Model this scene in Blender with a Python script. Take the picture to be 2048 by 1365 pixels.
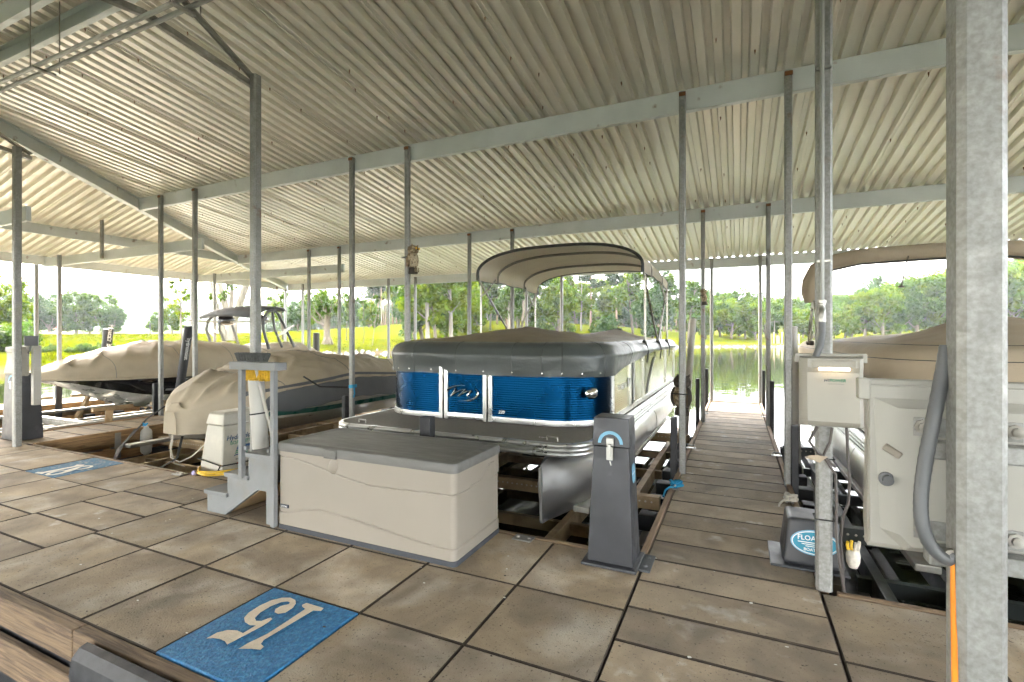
import bpy, bmesh, math, random
import numpy as np
from mathutils import Vector, Matrix, noise as mnoise

scene = bpy.context.scene
for o in list(bpy.data.objects):
    bpy.data.objects.remove(o, do_unlink=True)
C = scene.collection
rad = math.radians
random.seed(7)

# ------------------------------------------------------------------ camera
CAM_H = 1.42                       # eye height above the dock deck (deck = z 0)
YAW = math.atan(451 / 981.0)
cam_d = bpy.data.cameras.new('camera')
cam_d.sensor_width = 36.0
cam_d.lens = 981.0 / 2048.0 * 36.0
cam_d.shift_y = -9.5 / 2048.0
cam_d.clip_start = 0.05
cam_d.clip_end = 6000
cam = bpy.data.objects.new('camera', cam_d)
cam.location = (0, 0, CAM_H)
cam.rotation_euler = (rad(90), 0, YAW)
C.objects.link(cam)
scene.camera = cam

# ------------------------------------------------------------------ sky, sun, exposure
SUN_EL = rad(33)
SUN_DIR = Vector((-0.93, 0.37, 0)).normalized()       # towards the sun (plan)
world = bpy.data.worlds.new('World')
scene.world = world
world.use_nodes = True
nt = world.node_tree
nt.nodes.clear()
w_out = nt.nodes.new('ShaderNodeOutputWorld')
w_bg = nt.nodes.new('ShaderNodeBackground')
w_sky = nt.nodes.new('ShaderNodeTexSky')
w_sky.sky_type = 'NISHITA'
w_sky.sun_disc = False
w_sky.sun_elevation = SUN_EL
w_sky.sun_rotation = math.atan2(SUN_DIR.x, SUN_DIR.y)
w_sky.altitude = 200
w_sky.air_density = 1.0
w_sky.dust_density = 4.0
w_sky.ozone_density = 1.0
w_bg.inputs['Strength'].default_value = 0.15
# thin, bright summer cloud veil mixed over the blue
w_tc = nt.nodes.new('ShaderNodeTexCoord')
w_map = nt.nodes.new('ShaderNodeMapping')
w_map.inputs['Scale'].default_value = (1.0, 1.0, 3.2)
w_n = nt.nodes.new('ShaderNodeTexNoise')
w_n.inputs['Scale'].default_value = 2.6
w_n.inputs['Detail'].default_value = 6
w_n.inputs['Roughness'].default_value = 0.55
w_mr = nt.nodes.new('ShaderNodeMapRange')
w_mr.inputs['From Min'].default_value = 0.38
w_mr.inputs['From Max'].default_value = 0.66
w_mr.inputs['To Min'].default_value = 0.42
w_mr.inputs['To Max'].default_value = 0.88
w_mix = nt.nodes.new('ShaderNodeMix')
w_mix.data_type = 'RGBA'
nt.links.new(w_tc.outputs['Generated'], w_map.inputs['Vector'])
nt.links.new(w_map.outputs['Vector'], w_n.inputs['Vector'])
nt.links.new(w_n.outputs['Fac'], w_mr.inputs['Value'])
nt.links.new(w_mr.outputs['Result'], w_mix.inputs['Factor'])
nt.links.new(w_sky.outputs['Color'], w_mix.inputs['A'])
w_mix.inputs['B'].default_value = (6.85, 6.6, 6.2, 1)
nt.links.new(w_mix.outputs['Result'], w_bg.inputs['Color'])
nt.links.new(w_bg.outputs['Background'], w_out.inputs['Surface'])

sun_d = bpy.data.lights.new('sun', 'SUN')
sun_d.energy = 2.2
sun_d.angle = rad(0.6)
sun_d.color = (1.0, 0.93, 0.80)
sun = bpy.data.objects.new('sun', sun_d)
sv = Vector((SUN_DIR.x * math.cos(SUN_EL), SUN_DIR.y * math.cos(SUN_EL), math.sin(SUN_EL)))
sun.rotation_euler = sv.to_track_quat('Z', 'Y').to_euler()
sun.location = (-30, 20, 30)
C.objects.link(sun)

vs = scene.view_settings
vs.view_transform = 'Standard'
vs.look = 'None'
vs.gamma = 1
vs.use_curve_mapping = False
vs.exposure = 3.82

# ------------------------------------------------------------------ helpers
WL = {}                                      # world location of every parent


def reg(o, loc):
    WL[o.name] = Vector(loc)
    return o


def thing(name, label, cat, loc=(0, 0, 0), group=None, kind=None):
    o = bpy.data.objects.new(name, None)
    o.empty_display_size = 0.2
    o.location = loc
    C.objects.link(o)
    if kind:
        o['kind'] = kind
    else:
        o['label'] = label
        o['category'] = cat
    if group:
        o['group'] = group
    return reg(o, loc)


def tag(o, label, cat, group=None):
    o['label'] = label
    o['category'] = cat
    if group:
        o['group'] = group
    return o


def lerp(a, b, t):
    return a + (b - a) * t


def interp(tab, x):
    if x <= tab[0][0]:
        return tab[0][1]
    for (a, va), (b, vb) in zip(tab, tab[1:]):
        if x <= b:
            return lerp(va, vb, (x - a) / (b - a))
    return tab[-1][1]


def sinterp(tab, x):
    """smooth (cosine eased, averaged) interpolation"""
    return (interp(tab, x - .12) + 2 * interp(tab, x) + interp(tab, x + .12)) / 4


def nz(x, y, z=0.0, s=1.0):
    return mnoise.noise(Vector((x * s, y * s, z * s)))


class MB:
    def __init__(self):
        self.v = []
        self.f = []

    def add(self, vs, fs):
        b = len(self.v)
        self.v.extend([tuple(p) for p in vs])
        self.f.extend([tuple(i + b for i in q) for q in fs])
        return self

    def box(self, x0, x1, y0, y1, z0, z1):
        return self.add([(x0, y0, z0), (x1, y0, z0), (x1, y1, z0), (x0, y1, z0), (x0, y0, z1), (x1, y0, z1), (x1, y1, z1), (x0, y1, z1)],
                        [(3, 2, 1, 0), (4, 5, 6, 7), (0, 1, 5, 4), (1, 2, 6, 5), (2, 3, 7, 6), (3, 0, 4, 7)])

    def frustum(self, b, t, z0, z1):
        """b, t = (x0,x1,y0,y1) rectangles"""
        return self.add([(b[0], b[2], z0), (b[1], b[2], z0), (b[1], b[3], z0), (b[0], b[3], z0), (t[0], t[2], z1), (t[1], t[2], z1), (t[1], t[3], z1), (t[0], t[3], z1)],
                        [(3, 2, 1, 0), (4, 5, 6, 7), (0, 1, 5, 4), (1, 2, 6, 5), (2, 3, 7, 6), (3, 0, 4, 7)])

    def beam(self, p0, p1, w, h, up=(0, 0, 1)):
        p0 = Vector(p0); p1 = Vector(p1)
        d = (p1 - p0).normalized()
        u = Vector(up)
        s = d.cross(u)
        if s.length < 1e-4:
            u = Vector((0, 1, 0)); s = d.cross(u)
        s.normalize()
        u = s.cross(d).normalized()
        vs = []
        for p in (p0, p1):
            for a, b in ((-1, -1), (1, -1), (1, 1), (-1, 1)):
                vs.append(p + s * (a * w / 2) + u * (b * h / 2))
        return self.add(vs, [(0, 1, 2, 3), (7, 6, 5, 4), (4, 5, 1, 0), (5, 6, 2, 1), (6, 7, 3, 2), (7, 4, 0, 3)])

    def tube(self, pts, r, n=8, closed=False):
        pts = [Vector(p) for p in pts]
        m = len(pts)
        rs = r if isinstance(r, (list, tuple)) else [r] * m
        vs = []
        prev = None
        for i, p in enumerate(pts):
            if closed:
                d = pts[(i + 1) % m] - pts[i - 1]
            else:
                d = pts[min(i + 1, m - 1)] - pts[max(i - 1, 0)]
            d.normalize()
            if prev is None:
                a = Vector((0, 0, 1)) if abs(d.z) < .9 else Vector((1, 0, 0))
                u = d.cross(a).normalized()
            else:
                u = (prev - d * prev.dot(d))
                if u.length < 1e-5:
                    u = d.orthogonal()
                u.normalize()
            prev = u
            w = d.cross(u)
            for k in range(n):
                t = 2 * math.pi * k / n
                vs.append(p + (u * math.cos(t) + w * math.sin(t)) * rs[i])
        fs = []
        for i in range(m if closed else m - 1):
            j = (i + 1) % m
            for k in range(n):
                l = (k + 1) % n
                fs.append((i * n + k, i * n + l, j * n + l, j * n + k))
        if not closed:
            fs.append(tuple(range(n - 1, -1, -1)))
            fs.append(tuple((m - 1) * n + k for k in range(n)))
        return self.add(vs, fs)

    def loft(self, secs, ring=False, cap0=False, cap1=False):
        n = len(secs[0])
        vs = [p for s in secs for p in s]
        fs = []
        for i in range(len(secs) - 1):
            for k in range(n if ring else n - 1):
                l = (k + 1) % n
                fs.append((i * n + k, i * n + l, (i + 1) * n + l, (i + 1) * n + k))
        if cap0:
            fs.append(tuple(range(n - 1, -1, -1)))
        if cap1:
            b = (len(secs) - 1) * n
            fs.append(tuple(b + k for k in range(n)))
        return self.add(vs, fs)

    def lathe(self, prof, c=(0, 0, 0), n=20, axis='z'):
        secs = []
        for r, z in prof:
            ring = []
            for k in range(n):
                t = 2 * math.pi * k / n
                a, b = r * math.cos(t), r * math.sin(t)
                if axis == 'z':
                    ring.append((c[0] + a, c[1] + b, c[2] + z))
                elif axis == 'y':
                    ring.append((c[0] + a, c[1] + z, c[2] + b))
                else:
                    ring.append((c[0] + z, c[1] + a, c[2] + b))
            secs.append(ring)
        return self.loft(secs, True, True, True)

    def prism(self, poly, fn0, fn1):
        """poly 2d -> fn0(p) front 3d, fn1(p) back 3d"""
        n = len(poly)
        vs = [fn0(p) for p in poly] + [fn1(p) for p in poly]
        fs = [tuple(range(n)), tuple(range(2 * n - 1, n - 1, -1))]
        for i in range(n):
            j = (i + 1) % n
            fs.append((i, i + n, j + n, j))
        return self.add(vs, fs)

    def poly(self, pts):
        return self.add(pts, [tuple(range(len(pts)))])

    def sweep(self, path, prof, closed=False):
        """path [(x,y)], prof [(outward offset, z)] ; outward = right of travel"""
        m = len(path)
        secs = []
        for i in range(m):
            if closed:
                a, b = path[i - 1], path[(i + 1) % m]
            else:
                a, b = path[max(i - 1, 0)], path[min(i + 1, m - 1)]
            dx, dy = b[0] - a[0], b[1] - a[1]
            L = math.hypot(dx, dy) or 1
            nx, ny = dy / L, -dx / L
            secs.append([(path[i][0] + nx * o, path[i][1] + ny * o, z) for o, z in prof])
        if closed:
            secs.append(secs[0])
        return self.loft(secs)

    def build(self, name, m, parent=None, smooth=False, bevel=0, center=True, fix=False, segs=2):
        me = bpy.data.meshes.new(name)
        V = np.array(self.v, dtype=float)
        c = (V.min(0) + V.max(0)) / 2 if center else np.zeros(3)
        pl = WL[parent.name] if parent is not None else Vector((0, 0, 0))
        if not center:
            c = np.array(pl)
        me.from_pydata([tuple(p) for p in (V - c)], [], self.f)
        if fix:
            bm = bmesh.new(); bm.from_mesh(me)
            bmesh.ops.remove_doubles(bm, verts=bm.verts, dist=1e-5)
            bmesh.ops.recalc_face_normals(bm, faces=bm.faces)
            bm.to_mesh(me); bm.free()
        me.validate()
        me.materials.append(m)
        if smooth:
            me.polygons.foreach_set('use_smooth', [True] * len(me.polygons))
            me.set_sharp_from_angle(angle=rad(smooth if smooth is not True else 40))
        o = bpy.data.objects.new(name, me)
        if parent is not None:
            o.parent = parent
        o.location = Vector(c) - pl
        C.objects.link(o)
        if bevel:
            bv = o.modifiers.new('bevel', 'BEVEL')
            bv.width = bevel; bv.segments = segs; bv.limit_method = 'ANGLE'; bv.angle_limit = rad(40)
        return reg(o, Vector(c))


def text_mb(s, fn, size, align='CENTER', shear=0.0, bold=0.0, depth=None):
    """flat lettering: fn(u,v) maps text-plane metres to world"""
    cu = bpy.data.curves.new('t', 'FONT')
    cu.body = s; cu.size = size; cu.align_x = align; cu.shear = shear; cu.offset = bold
    cu.resolution_u = 3
    o = bpy.data.objects.new('t', cu)
    C.objects.link(o)
    dg = bpy.context.evaluated_depsgraph_get()
    me = o.evaluated_get(dg).to_mesh()
    mb = MB()
    mb.add([fn(v.co.x, v.co.y) for v in me.vertices], [tuple(p.vertices) for p in me.polygons])
    o.evaluated_get(dg).to_mesh_clear()
    bpy.data.objects.remove(o, do_unlink=True)
    bpy.data.curves.remove(cu)
    return mb


# ------------------------------------------------------------------ materials
M = {}


def mat(name, col, rough=.5, metal=0., var=.12, scale=6., bump=0., bscale=60., coat=0., stretch=None,
        rust=0., spots=None, rnd=.08, spec=.5, transl=0., col2=None, c2lo=.5, c2hi=.7, c2scale=3., rvar=.1, detail=5, wave=None, speck=None, emit=None):
    m = bpy.data.materials.new(name)
    m.use_nodes = True
    t = m.node_tree
    N = t.nodes; L = t.links
    b = N['Principled BSDF']
    out = N['Material Output']
    tc = N.new('ShaderNodeTexCoord')
    oi = N.new('ShaderNodeObjectInfo')
    mul = N.new('ShaderNodeVectorMath'); mul.operation = 'SCALE'
    cmb = N.new('ShaderNodeCombineXYZ')
    for k in range(3):
        L.new(oi.outputs['Random'], cmb.inputs[k])
    L.new(cmb.outputs[0], mul.inputs[0]); mul.inputs['Scale'].default_value = 37.0
    addv = N.new('ShaderNodeVectorMath'); addv.operation = 'ADD'
    L.new(tc.outputs['Object'], addv.inputs[0]); L.new(mul.outputs[0], addv.inputs[1])
    vec = addv.outputs[0]
    if stretch:
        mp = N.new('ShaderNodeMapping'); mp.inputs['Scale'].default_value = stretch
        L.new(vec, mp.inputs['Vector']); vecs = mp.outputs[0]
    else:
        vecs = vec

    def noise(sc, det=detail, v=None, ro=.55):
        n = N.new('ShaderNodeTexNoise')
        n.inputs['Scale'].default_value = sc; n.inputs['Detail'].default_value = det; n.inputs['Roughness'].default_value = ro
        L.new(v or vecs, n.inputs['Vector'])
        return n.outputs['Fac']

    def mrange(src, a, c, d, e):
        r = N.new('ShaderNodeMapRange')
        r.inputs['From Min'].default_value = a; r.inputs['From Max'].default_value = c
        r.inputs['To Min'].default_value = d; r.inputs['To Max'].default_value = e
        L.new(src, r.inputs['Value'])
        return r.outputs['Result']

    def mix(fac, A, B):
        x = N.new('ShaderNodeMix'); x.data_type = 'RGBA'
        if hasattr(fac, 'type'):
            L.new(fac, x.inputs['Factor'])
        else:
            x.inputs['Factor'].default_value = fac
        for s, q in (('A', A), ('B', B)):
            if hasattr(q, 'type'):
                L.new(q, x.inputs[s])
            else:
                x.inputs[s].default_value = (q[0], q[1], q[2], 1)
        return x.outputs['Result']
    colr = None
    base = (col[0], col[1], col[2])
    cur = base
    if col2:
        cur = mix(mrange(noise(c2scale), c2lo, c2hi, 0, 1), cur, col2)
    if wave:
        wv = N.new('ShaderNodeTexNoise')
        wv.inputs['Scale'].default_value = wave[0]; wv.inputs['Detail'].default_value = 3; wv.inputs['Distortion'].default_value = 1.2
        L.new(vecs, wv.inputs['Vector'])
        cur = mix(mrange(wv.outputs['Fac'], .42, .62, 0, wave[2]), cur, wave[1])
    if speck:
        cur = mix(mrange(noise(speck[0], 2), speck[2], speck[2] + .06, 0, speck[3]), cur, speck[1])
    if rust:
        cur = mix(mrange(noise(5.0, 6, vec), .66 - rust * .1, .74, 0, .85), cur, (.16, .06, .02))
    hs = N.new('ShaderNodeHueSaturation')
    if hasattr(cur, 'type'):
        L.new(cur, hs.inputs['Color'])
    else:
        hs.inputs['Color'].default_value = (cur[0], cur[1], cur[2], 1)
    v1 = mrange(noise(scale), .25, .75, 1 - var, 1 + var)
    v2 = mrange(oi.outputs['Random'], 0, 1, 1 - rnd, 1 + rnd)
    mm = N.new('ShaderNodeMath'); mm.operation = 'MULTIPLY'
    L.new(v1, mm.inputs[0]); L.new(v2, mm.inputs[1])
    L.new(mm.outputs[0], hs.inputs['Value'])
    L.new(hs.outputs[0], b.inputs['Base Color'])
    b.inputs['Metallic'].default_value = metal
    if rvar:
        L.new(mrange(noise(scale * 1.7), .3, .7, max(rough - rvar, .02), min(rough + rvar, 1)), b.inputs['Roughness'])
    else:
        b.inputs['Roughness'].default_value = rough
    b.inputs['Specular IOR Level'].default_value = spec
    b.inputs['Coat Weight'].default_value = coat
    b.inputs['Coat Roughness'].default_value = .06
    if bump:
        bp = N.new('ShaderNodeBump'); bp.inputs['Strength'].default_value = bump; bp.inputs['Distance'].default_value = .01
        L.new(noise(bscale, 4, None, .6), bp.inputs['Height'])
        L.new(bp.outputs[0], b.inputs['Normal'])
    if transl:
        tr = N.new('ShaderNodeBsdfTranslucent')
        L.new(hs.outputs[0], tr.inputs['Color'])
        ms = N.new('ShaderNodeMixShader'); ms.inputs[0].default_value = transl
        L.new(b.outputs[0], ms.inputs[1]); L.new(tr.outputs[0], ms.inputs[2])
        L.new(ms.outputs[0], out.inputs['Surface'])
    if emit:
        b.inputs['Emission Color'].default_value = (*emit[:3], 1)
        b.inputs['Emission Strength'].default_value = emit[3]
    M[name] = m
    return m


mat('roof_sheet', (.82, .79, .71), .34, .3, .04, 1.5, rnd=.05, rvar=.04)
mat('purlin', (.60, .63, .62), .5, .15, .08, 3, rust=.15, rnd=.04)
mat('galv', (.225, .223, .208), .5, .3, .14, 16, col2=(.30, .302, .29), c2lo=.38, c2hi=.64, c2scale=75, rust=.12, rnd=.08, bump=.05, bscale=40)
mat('galv_old', (.30, .285, .25), .6, .35, .22, 8, rust=.5, rnd=.08, col2=(.40, .39, .36), c2scale=14)
mat('rust', (.17, .065, .02), .9, 0, .35, 14, bump=.4)
mat('conduit', (.36, .365, .345), .45, .3, .08, 5)
mat('paver', (.33, .255, .165), .82, 0, .26, 3.2, bump=.7, bscale=110, rnd=.2, col2=(.46, .405, .33), c2lo=.46, c2hi=.74, c2scale=2.6, wave=(1.7, (.20, .155, .105), .8), speck=(80, (.09, .07, .05), .63, .8), rvar=.08)
mat('plank_paver', (.325, .255, .175), .8, 0, .24, 3.6, bump=.65, bscale=100, rnd=.2, col2=(.58, .53, .46), c2lo=.60, c2hi=.74, c2scale=5.0, wave=(1.9, (.20, .16, .115), .8), speck=(80, (.09, .07, .05), .64, .75), rvar=.08)
mat('grime', (.055, .042, .030), .95, 0, .3, 12)
mat('mat_blue', (.012, .125, .29), .7, 0, .3, 40, bump=.8, bscale=70, rnd=.0, col2=(.03, .2, .38), c2lo=.45, c2hi=.65, c2scale=55)
mat('mat_blue_worn', (.03, .13, .24), .8, 0, .3, 30, bump=.6, bscale=70, rnd=0, col2=(.30, .36, .38), c2lo=.56, c2hi=.66, c2scale=26)
mat('paint_cream', (.60, .53, .41), .75, 0, .1, 20, bump=.5, bscale=90, rnd=0)
mat('paint_white', (.72, .72, .66), .75, 0, .08, 30, rnd=0)
mat('wood_x', (.30, .185, .085), .75, 0, .2, 4, stretch=(1, 14, 14), wave=(2.2, (.15, .085, .04), .8), bump=.25, bscale=30, rnd=.12)
mat('wood_y', (.33, .20, .09), .75, 0, .2, 4, stretch=(14, 1, 14), wave=(2.2, (.16, .09, .04), .8), bump=.25, bscale=30, rnd=.12)
mat('wood_curb', (.30, .215, .14), .8, 0, .2, 4, stretch=(14, 1, 14), wave=(2.2, (.19, .13, .085), .7), bump=.25, bscale=30, rnd=.1)
mat('wood_curb_x', (.20, .135, .078), .8, 0, .25, 4, stretch=(1, 18, 18), wave=(2.6, (.085, .055, .033), .85), bump=.25, bscale=30, rnd=.1)
mat('float_black', (.018, .018, .022), .5, 0, .3, 4, bump=.1)
mat('rubber', (.022, .023, .026), .55, 0, .25, 8, rnd=.05)
mat('lift_beam', (.40, .29, .165), .6, .2, .25, 3, col2=(.18, .12, .06), c2scale=4, rnd=.08)
mat('lift_galv', (.26, .25, .22), .5, .5, .2, 5, col2=(.26, .22, .16), c2scale=3, rnd=.08)
mat('alu', (.50, .50, .49), .40, 1., .06, 4, rnd=.02, rvar=.08, bump=.02, bscale=8)
mat('alu_trim', (.46, .465, .45), .33, .85, .06, 4, rnd=.02)
mat('chrome', (.8, .8, .78), .12, 1., .03, 4, rvar=.05)
mat('frame_tube', (.33, .315, .28), .3, .85, .08, 5, rvar=.08)
mat('deck_vinyl', (.17, .155, .13), .8, 0, .12, 25, bump=.3, bscale=200)
mat('panel_blue', (.0010, .020, .056), .26, 1.0, .06, 2, rvar=.04)
mat('panel_side', (.40, .395, .25), .12, 1., .04, 2, rvar=.04)  # yellowish tint puts the lawn's reflection into the metal colour
mat('panel_bronze', (.17, .11, .075), .35, .6, .1, 3)
mat('cover_dark', (.052, .060, .057), .42, 0, .15, 3, bump=.5, bscale=9, rvar=.1, rnd=.02)
mat('cover_olive', (.185, .15, .095), .75, 0, .1, 3, bump=.3, bscale=10, rnd=.02)
mat('cover_tan', (.33, .28, .205), .82, 0, .08, 2.5, bump=.55, bscale=7, rnd=.04, col2=(.25, .215, .16), c2lo=.52, c2hi=.8, c2scale=1.8)
mat('cover_tan2', (.335, .275, .20), .82, 0, .1, 2.5, bump=.5, bscale=7, rnd=.03, col2=(.26, .21, .15), c2lo=.55, c2hi=.8, c2scale=2)
mat('cover_grey', (.085, .09, .095), .75, 0, .1, 3, bump=.3, bscale=10)
mat('bimini_cloth', (.80, .76, .68), .8, 0, .05, 3, transl=.45, rnd=0)
mat('bow_sleeve', (.22, .21, .185), .8)
mat('binding', (.03, .032, .03), .6)
mat('hull_cream', (.50, .46, .38), .35, 0, .1, 3, coat=.4)
mat('hull_green', (.01, .07, .055), .3, 0, .1, 3, coat=.5)
mat('hull_black', (.012, .012, .014), .12, 0, .1, 3, coat=.8, rvar=.03)
mat('hull_grey', (.20, .21, .22), .3, 0, .15, 2, coat=.4)
mat('hull_silver', (.45, .46, .46), .25, .5, .05, 2)
mat('box_beige', (.262, .232, .193), .55, 0, .03, 3, rnd=0, bump=.04, bscale=150, rvar=.05)
mat('box_lid', (.135, .132, .122), .6, 0, .14, 4, stretch=(1, 6, 6), bump=.08, bscale=60)
mat('box_base', (.05, .055, .065), .5)
mat('tower_black', (.035, .037, .042), .42, 0, .22, 5, rnd=.03, col2=(.10, .10, .105), c2lo=.60, c2hi=.80, c2scale=4, rvar=.12)
mat('sticker_blue', (.02, .24, .36), .4, 0, .05)
mat('sticker_pale', (.16, .36, .50), .4, 0, .05)
mat('white_print', (.75, .75, .74), .5, 0, .03)
mat('dark_print', (.02, .03, .05), .5, 0, .03)
mat('green_print', (.01, .18, .10), .5, 0, .03)
mat('navy_print', (.01, .05, .14), .5, 0, .03)
mat('red_print', (.45, .05, .04), .5, 0, .03)
mat('white_box', (.33, .315, .27), .5, 0, .06, 4, rnd=.03, speck=(60, (.16, .11, .06), .73, .6))
mat('white_plastic', (.37, .36, .32), .45, 0, .04, 3, rnd=.02)
mat('pvc', (.42, .40, .35), .5, 0, .07, 3, rnd=.04)
mat('hoist_white', (.38, .36, .30), .45, 0, .05, 3, col2=(.50, .46, .36), c2lo=.55, c2hi=.8, rnd=0)
mat('step_grey', (.20, .205, .205), .7, 0, .1, 5, bump=.12, bscale=40, rnd=.05, col2=(.20, .195, .185), c2lo=.55, c2hi=.7, c2scale=6)
mat('raw_wood', (.42, .29, .15), .8, 0, .15, 4)
mat('bristle_grey', (.10, .105, .10), .85, 0, .3, 60)
mat('bristle_yellow', (.55, .34, .02), .85, 0, .25, 60)
mat('cord_orange', (.75, .23, .01), .55)
mat('cord_yellow', (.65, .42, .03), .55)
mat('flex_grey', (.11, .115, .12), .45, .1, .12, 5)
mat('cable', (.075, .065, .06), .55)
mat('rope_white', (.55, .51, .44), .9, 0, .2, 40, bump=.5, bscale=90)
mat('rope_blue', (.01, .22, .42), .8, 0, .2, 40, bump=.4, bscale=90)
mat('strap_black', (.015, .015, .016), .8)
mat('fender', (.42, .40, .35), .45, 0, .08, 4)
mat('lavender', (.32, .28, .50), .5)
mat('stainless', (.34, .335, .31), .35, .9, .1, 6)
mat('lamp_glow', (1, .8, .55), .4, emit=(1.0, .72, .42, 1.0))
mat('owl_brown', (.16, .115, .065), .85, 0, .3, 20, col2=(.36, .29, .19), c2lo=.5, c2hi=.6, c2scale=30, bump=.4, bscale=60)
mat('owl_pale', (.42, .35, .24), .85, 0, .25, 30, col2=(.14, .10, .06), c2lo=.52, c2hi=.6, c2scale=40)
mat('owl_dark', (.05, .04, .03), .85, 0, .3, 20)
mat('owl_eye', (.6, .35, .02), .3)
mat('skin', (.42, .25, .17), .6)
mat('shirt_red', (.30, .035, .045), .85)
mat('shorts', (.06, .065, .08), .85)
mat('hair', (.05, .03, .02), .8)
mat('stone', (.30, .29, .27), .9, 0, .3, 2, bump=.5, bscale=8, rnd=.2)
mat('sandstone', (.40, .33, .25), .9, 0, .2, 2, bump=.4, bscale=5)
mat('bark', (.13, .105, .075), .9, 0, .3, 3, stretch=(6, 6, 1), bump=.6, bscale=12, rnd=.2)
mat('bark_pale', (.20, .175, .14), .9, 0, .25, 3, stretch=(5, 5, 1), bump=.4, bscale=10, rnd=.15)
mat('bark_pine', (.27, .185, .13), .9, 0, .25, 3, stretch=(6, 6, 1), bump=.6, bscale=12, rnd=.15)
mat('piling', (.32, .26, .18), .9, 0, .2, 4)
mat('bulb_post', (.05, .05, .045), .8)


def leaf(name, col, col2, tr=.45):
    return mat(name, col, .55, 0, .25, .55, col2=col2, c2lo=.42, c2hi=.62, c2scale=.45, transl=tr, rnd=.22, detail=3, rvar=0, spec=.08)


leaf('leaf_mid', (.036, .082, .004), (.072, .120, .004), 0.45)
leaf('leaf_bright', (.068, .125, .003), (.115, .150, .003), 0.5)
leaf('leaf_dark', (.024, .062, .008), (.044, .085, .008), 0.4)
leaf('leaf_pine', (.026, .055, .012), (.042, .070, .012), 0.3)
leaf('leaf_hill', (.038, .080, .008), (.078, .115, .006), 0.4)
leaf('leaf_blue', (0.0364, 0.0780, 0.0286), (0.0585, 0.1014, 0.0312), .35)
scene.cycles.max_bounces = 8
scene.cycles.diffuse_bounces = 5
scene.cycles.glossy_bounces = 4
scene.cycles.transmission_bounces = 4
scene.cycles.caustics_reflective = True
scene.cycles.blur_glossy = 1.0
scene.cycles.sample_clamp_indirect = 8.0
scene.cycles.caustics_refractive = False
scene.cycles.use_adaptive_sampling = True
scene.cycles.adaptive_threshold = 0.05
scene.cycles.adaptive_min_samples = 16
scene.cycles.volume_bounces = 0
scene.cycles.use_denoising = True

# ================================================================== the setting: land and lake
WATER = -0.62
LAKE = [(-400, -300), (-70, -80), (-38, -30), (-36, 0), (-35.5, 12.3), (-35.4, 16.7), (-37.8, 24.4), (-40.5, 36.4), (-39.5, 42.4), (-37.3, 46.7),
        (-30.8, 62.9), (-18, 86), (-4, 102), (11, 108), (16, 104), (26, 100), (47.8, 116), (90, 128), (150, 100), (260, 20), (400, -300)]


def lake_dist(px, py):
    """signed distance to the shore: + on land"""
    P = np.stack([px, py], -1)
    d = np.full(px.shape, 1e9)
    n = len(LAKE)
    inside = np.zeros(px.shape, bool)
    for i in range(n):
        a = np.array(LAKE[i], float); b = np.array(LAKE[(i + 1) % n], float)
        ab = b - a
        t = np.clip(((P - a) @ ab) / (ab @ ab), 0, 1)
        q = a + t[..., None] * ab
        d = np.minimum(d, np.linalg.norm(P - q, axis=-1))
        c = ((a[1] > py) != (b[1] > py))
        with np.errstate(divide='ignore', invalid='ignore'):
            xs = (b[0] - a[0]) * (py - a[1]) / (b[1] - a[1] + 1e-12) + a[0]
        inside ^= (c & (px < xs))
    return np.where(inside, -d, d)


def sstep(a, b, x):
    t = np.clip((x - a) / (b - a), 0, 1)
    return t * t * (3 - 2 * t)


def ground_z(px, py):
    px = np.asarray(px, float); py = np.asarray(py, float)
    s = lake_dist(px, py)
    left = 1 - sstep(-34, -6, px)
    bank = .45 + .45 * left
    rise = .75 + .70 * left
    z = np.where(s < 0, WATER - .15 - np.minimum(-s * .2, 3.0), WATER - .15 + bank * (1 - np.exp(-np.maximum(s, 0) / 1.2)) + rise * sstep(0, 32, s))
    g = lambda cx, cy, sx, sy, h: h * np.exp(-((px - cx) / sx) ** 2 - ((py - cy) / sy) ** 2)
    z = z + sstep(3, 40, s) * (g(-62, 100, 26, 34, 2.6) + g(-30, 125, 40, 35, 2.4))
    z = z + sstep(10, 90, s) * (g(190, 290, 100, 110, 42) + g(20, 300, 90, 70, 6) + g(80, 420, 160, 80, 14) + g(-120, 330, 120, 70, 8))
    z = z + g(-720, 430, 190, 220, 46) + g(-520, 620, 200, 120, 34) + g(-1050, 250, 260, 200, 44) + g(-300, 760, 260, 150, 30)
    w = np.sin(px * .21) * np.cos(py * .17) + .6 * np.sin(px * .47 + 1.3) * np.sin(py * .39 + .5)
    z = z + np.where(s > 2, .05 * w, 0)
    return z


def gz(x, y):
    return float(ground_z(np.array([x]), np.array([y]))[0])


xs = np.unique(np.concatenate([np.arange(-1700, -150, 40), np.arange(-150, -44, 4), np.arange(-44, 20, 1.25), np.arange(20, 130, 3), np.arange(130, 460, 15), np.arange(460, 1300, 60)]))
ys = np.unique(np.concatenate([np.arange(-320, -20, 20), np.arange(-20, 0, 4), np.arange(0, 70, 1.25), np.arange(70, 150, 2.5), np.arange(150, 460, 12), np.arange(460, 1500, 45)]))
GX, GY = np.meshgrid(xs, ys)
GZ = ground_z(GX, GY)
V = np.stack([GX.ravel(), GY.ravel(), GZ.ravel()], -1)
nx_, ny_ = len(xs), len(ys)
ii = (np.arange(ny_ - 1)[:, None] * nx_ + np.arange(nx_ - 1)[None, :]).ravel()
F = np.stack([ii, ii + 1, ii + 1 + nx_, ii + nx_], -1)
me = bpy.data.meshes.new('ground')
me.from_pydata(V.tolist(), [], F.tolist())
me.polygons.foreach_set('use_smooth', [True] * len(me.polygons))

gm = bpy.data.materials.new('lawn'); gm.use_nodes = True
t = gm.node_tree; N = t.nodes; L = t.links; b = N['Principled BSDF']
tc = N.new('ShaderNodeTexCoord')


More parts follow.
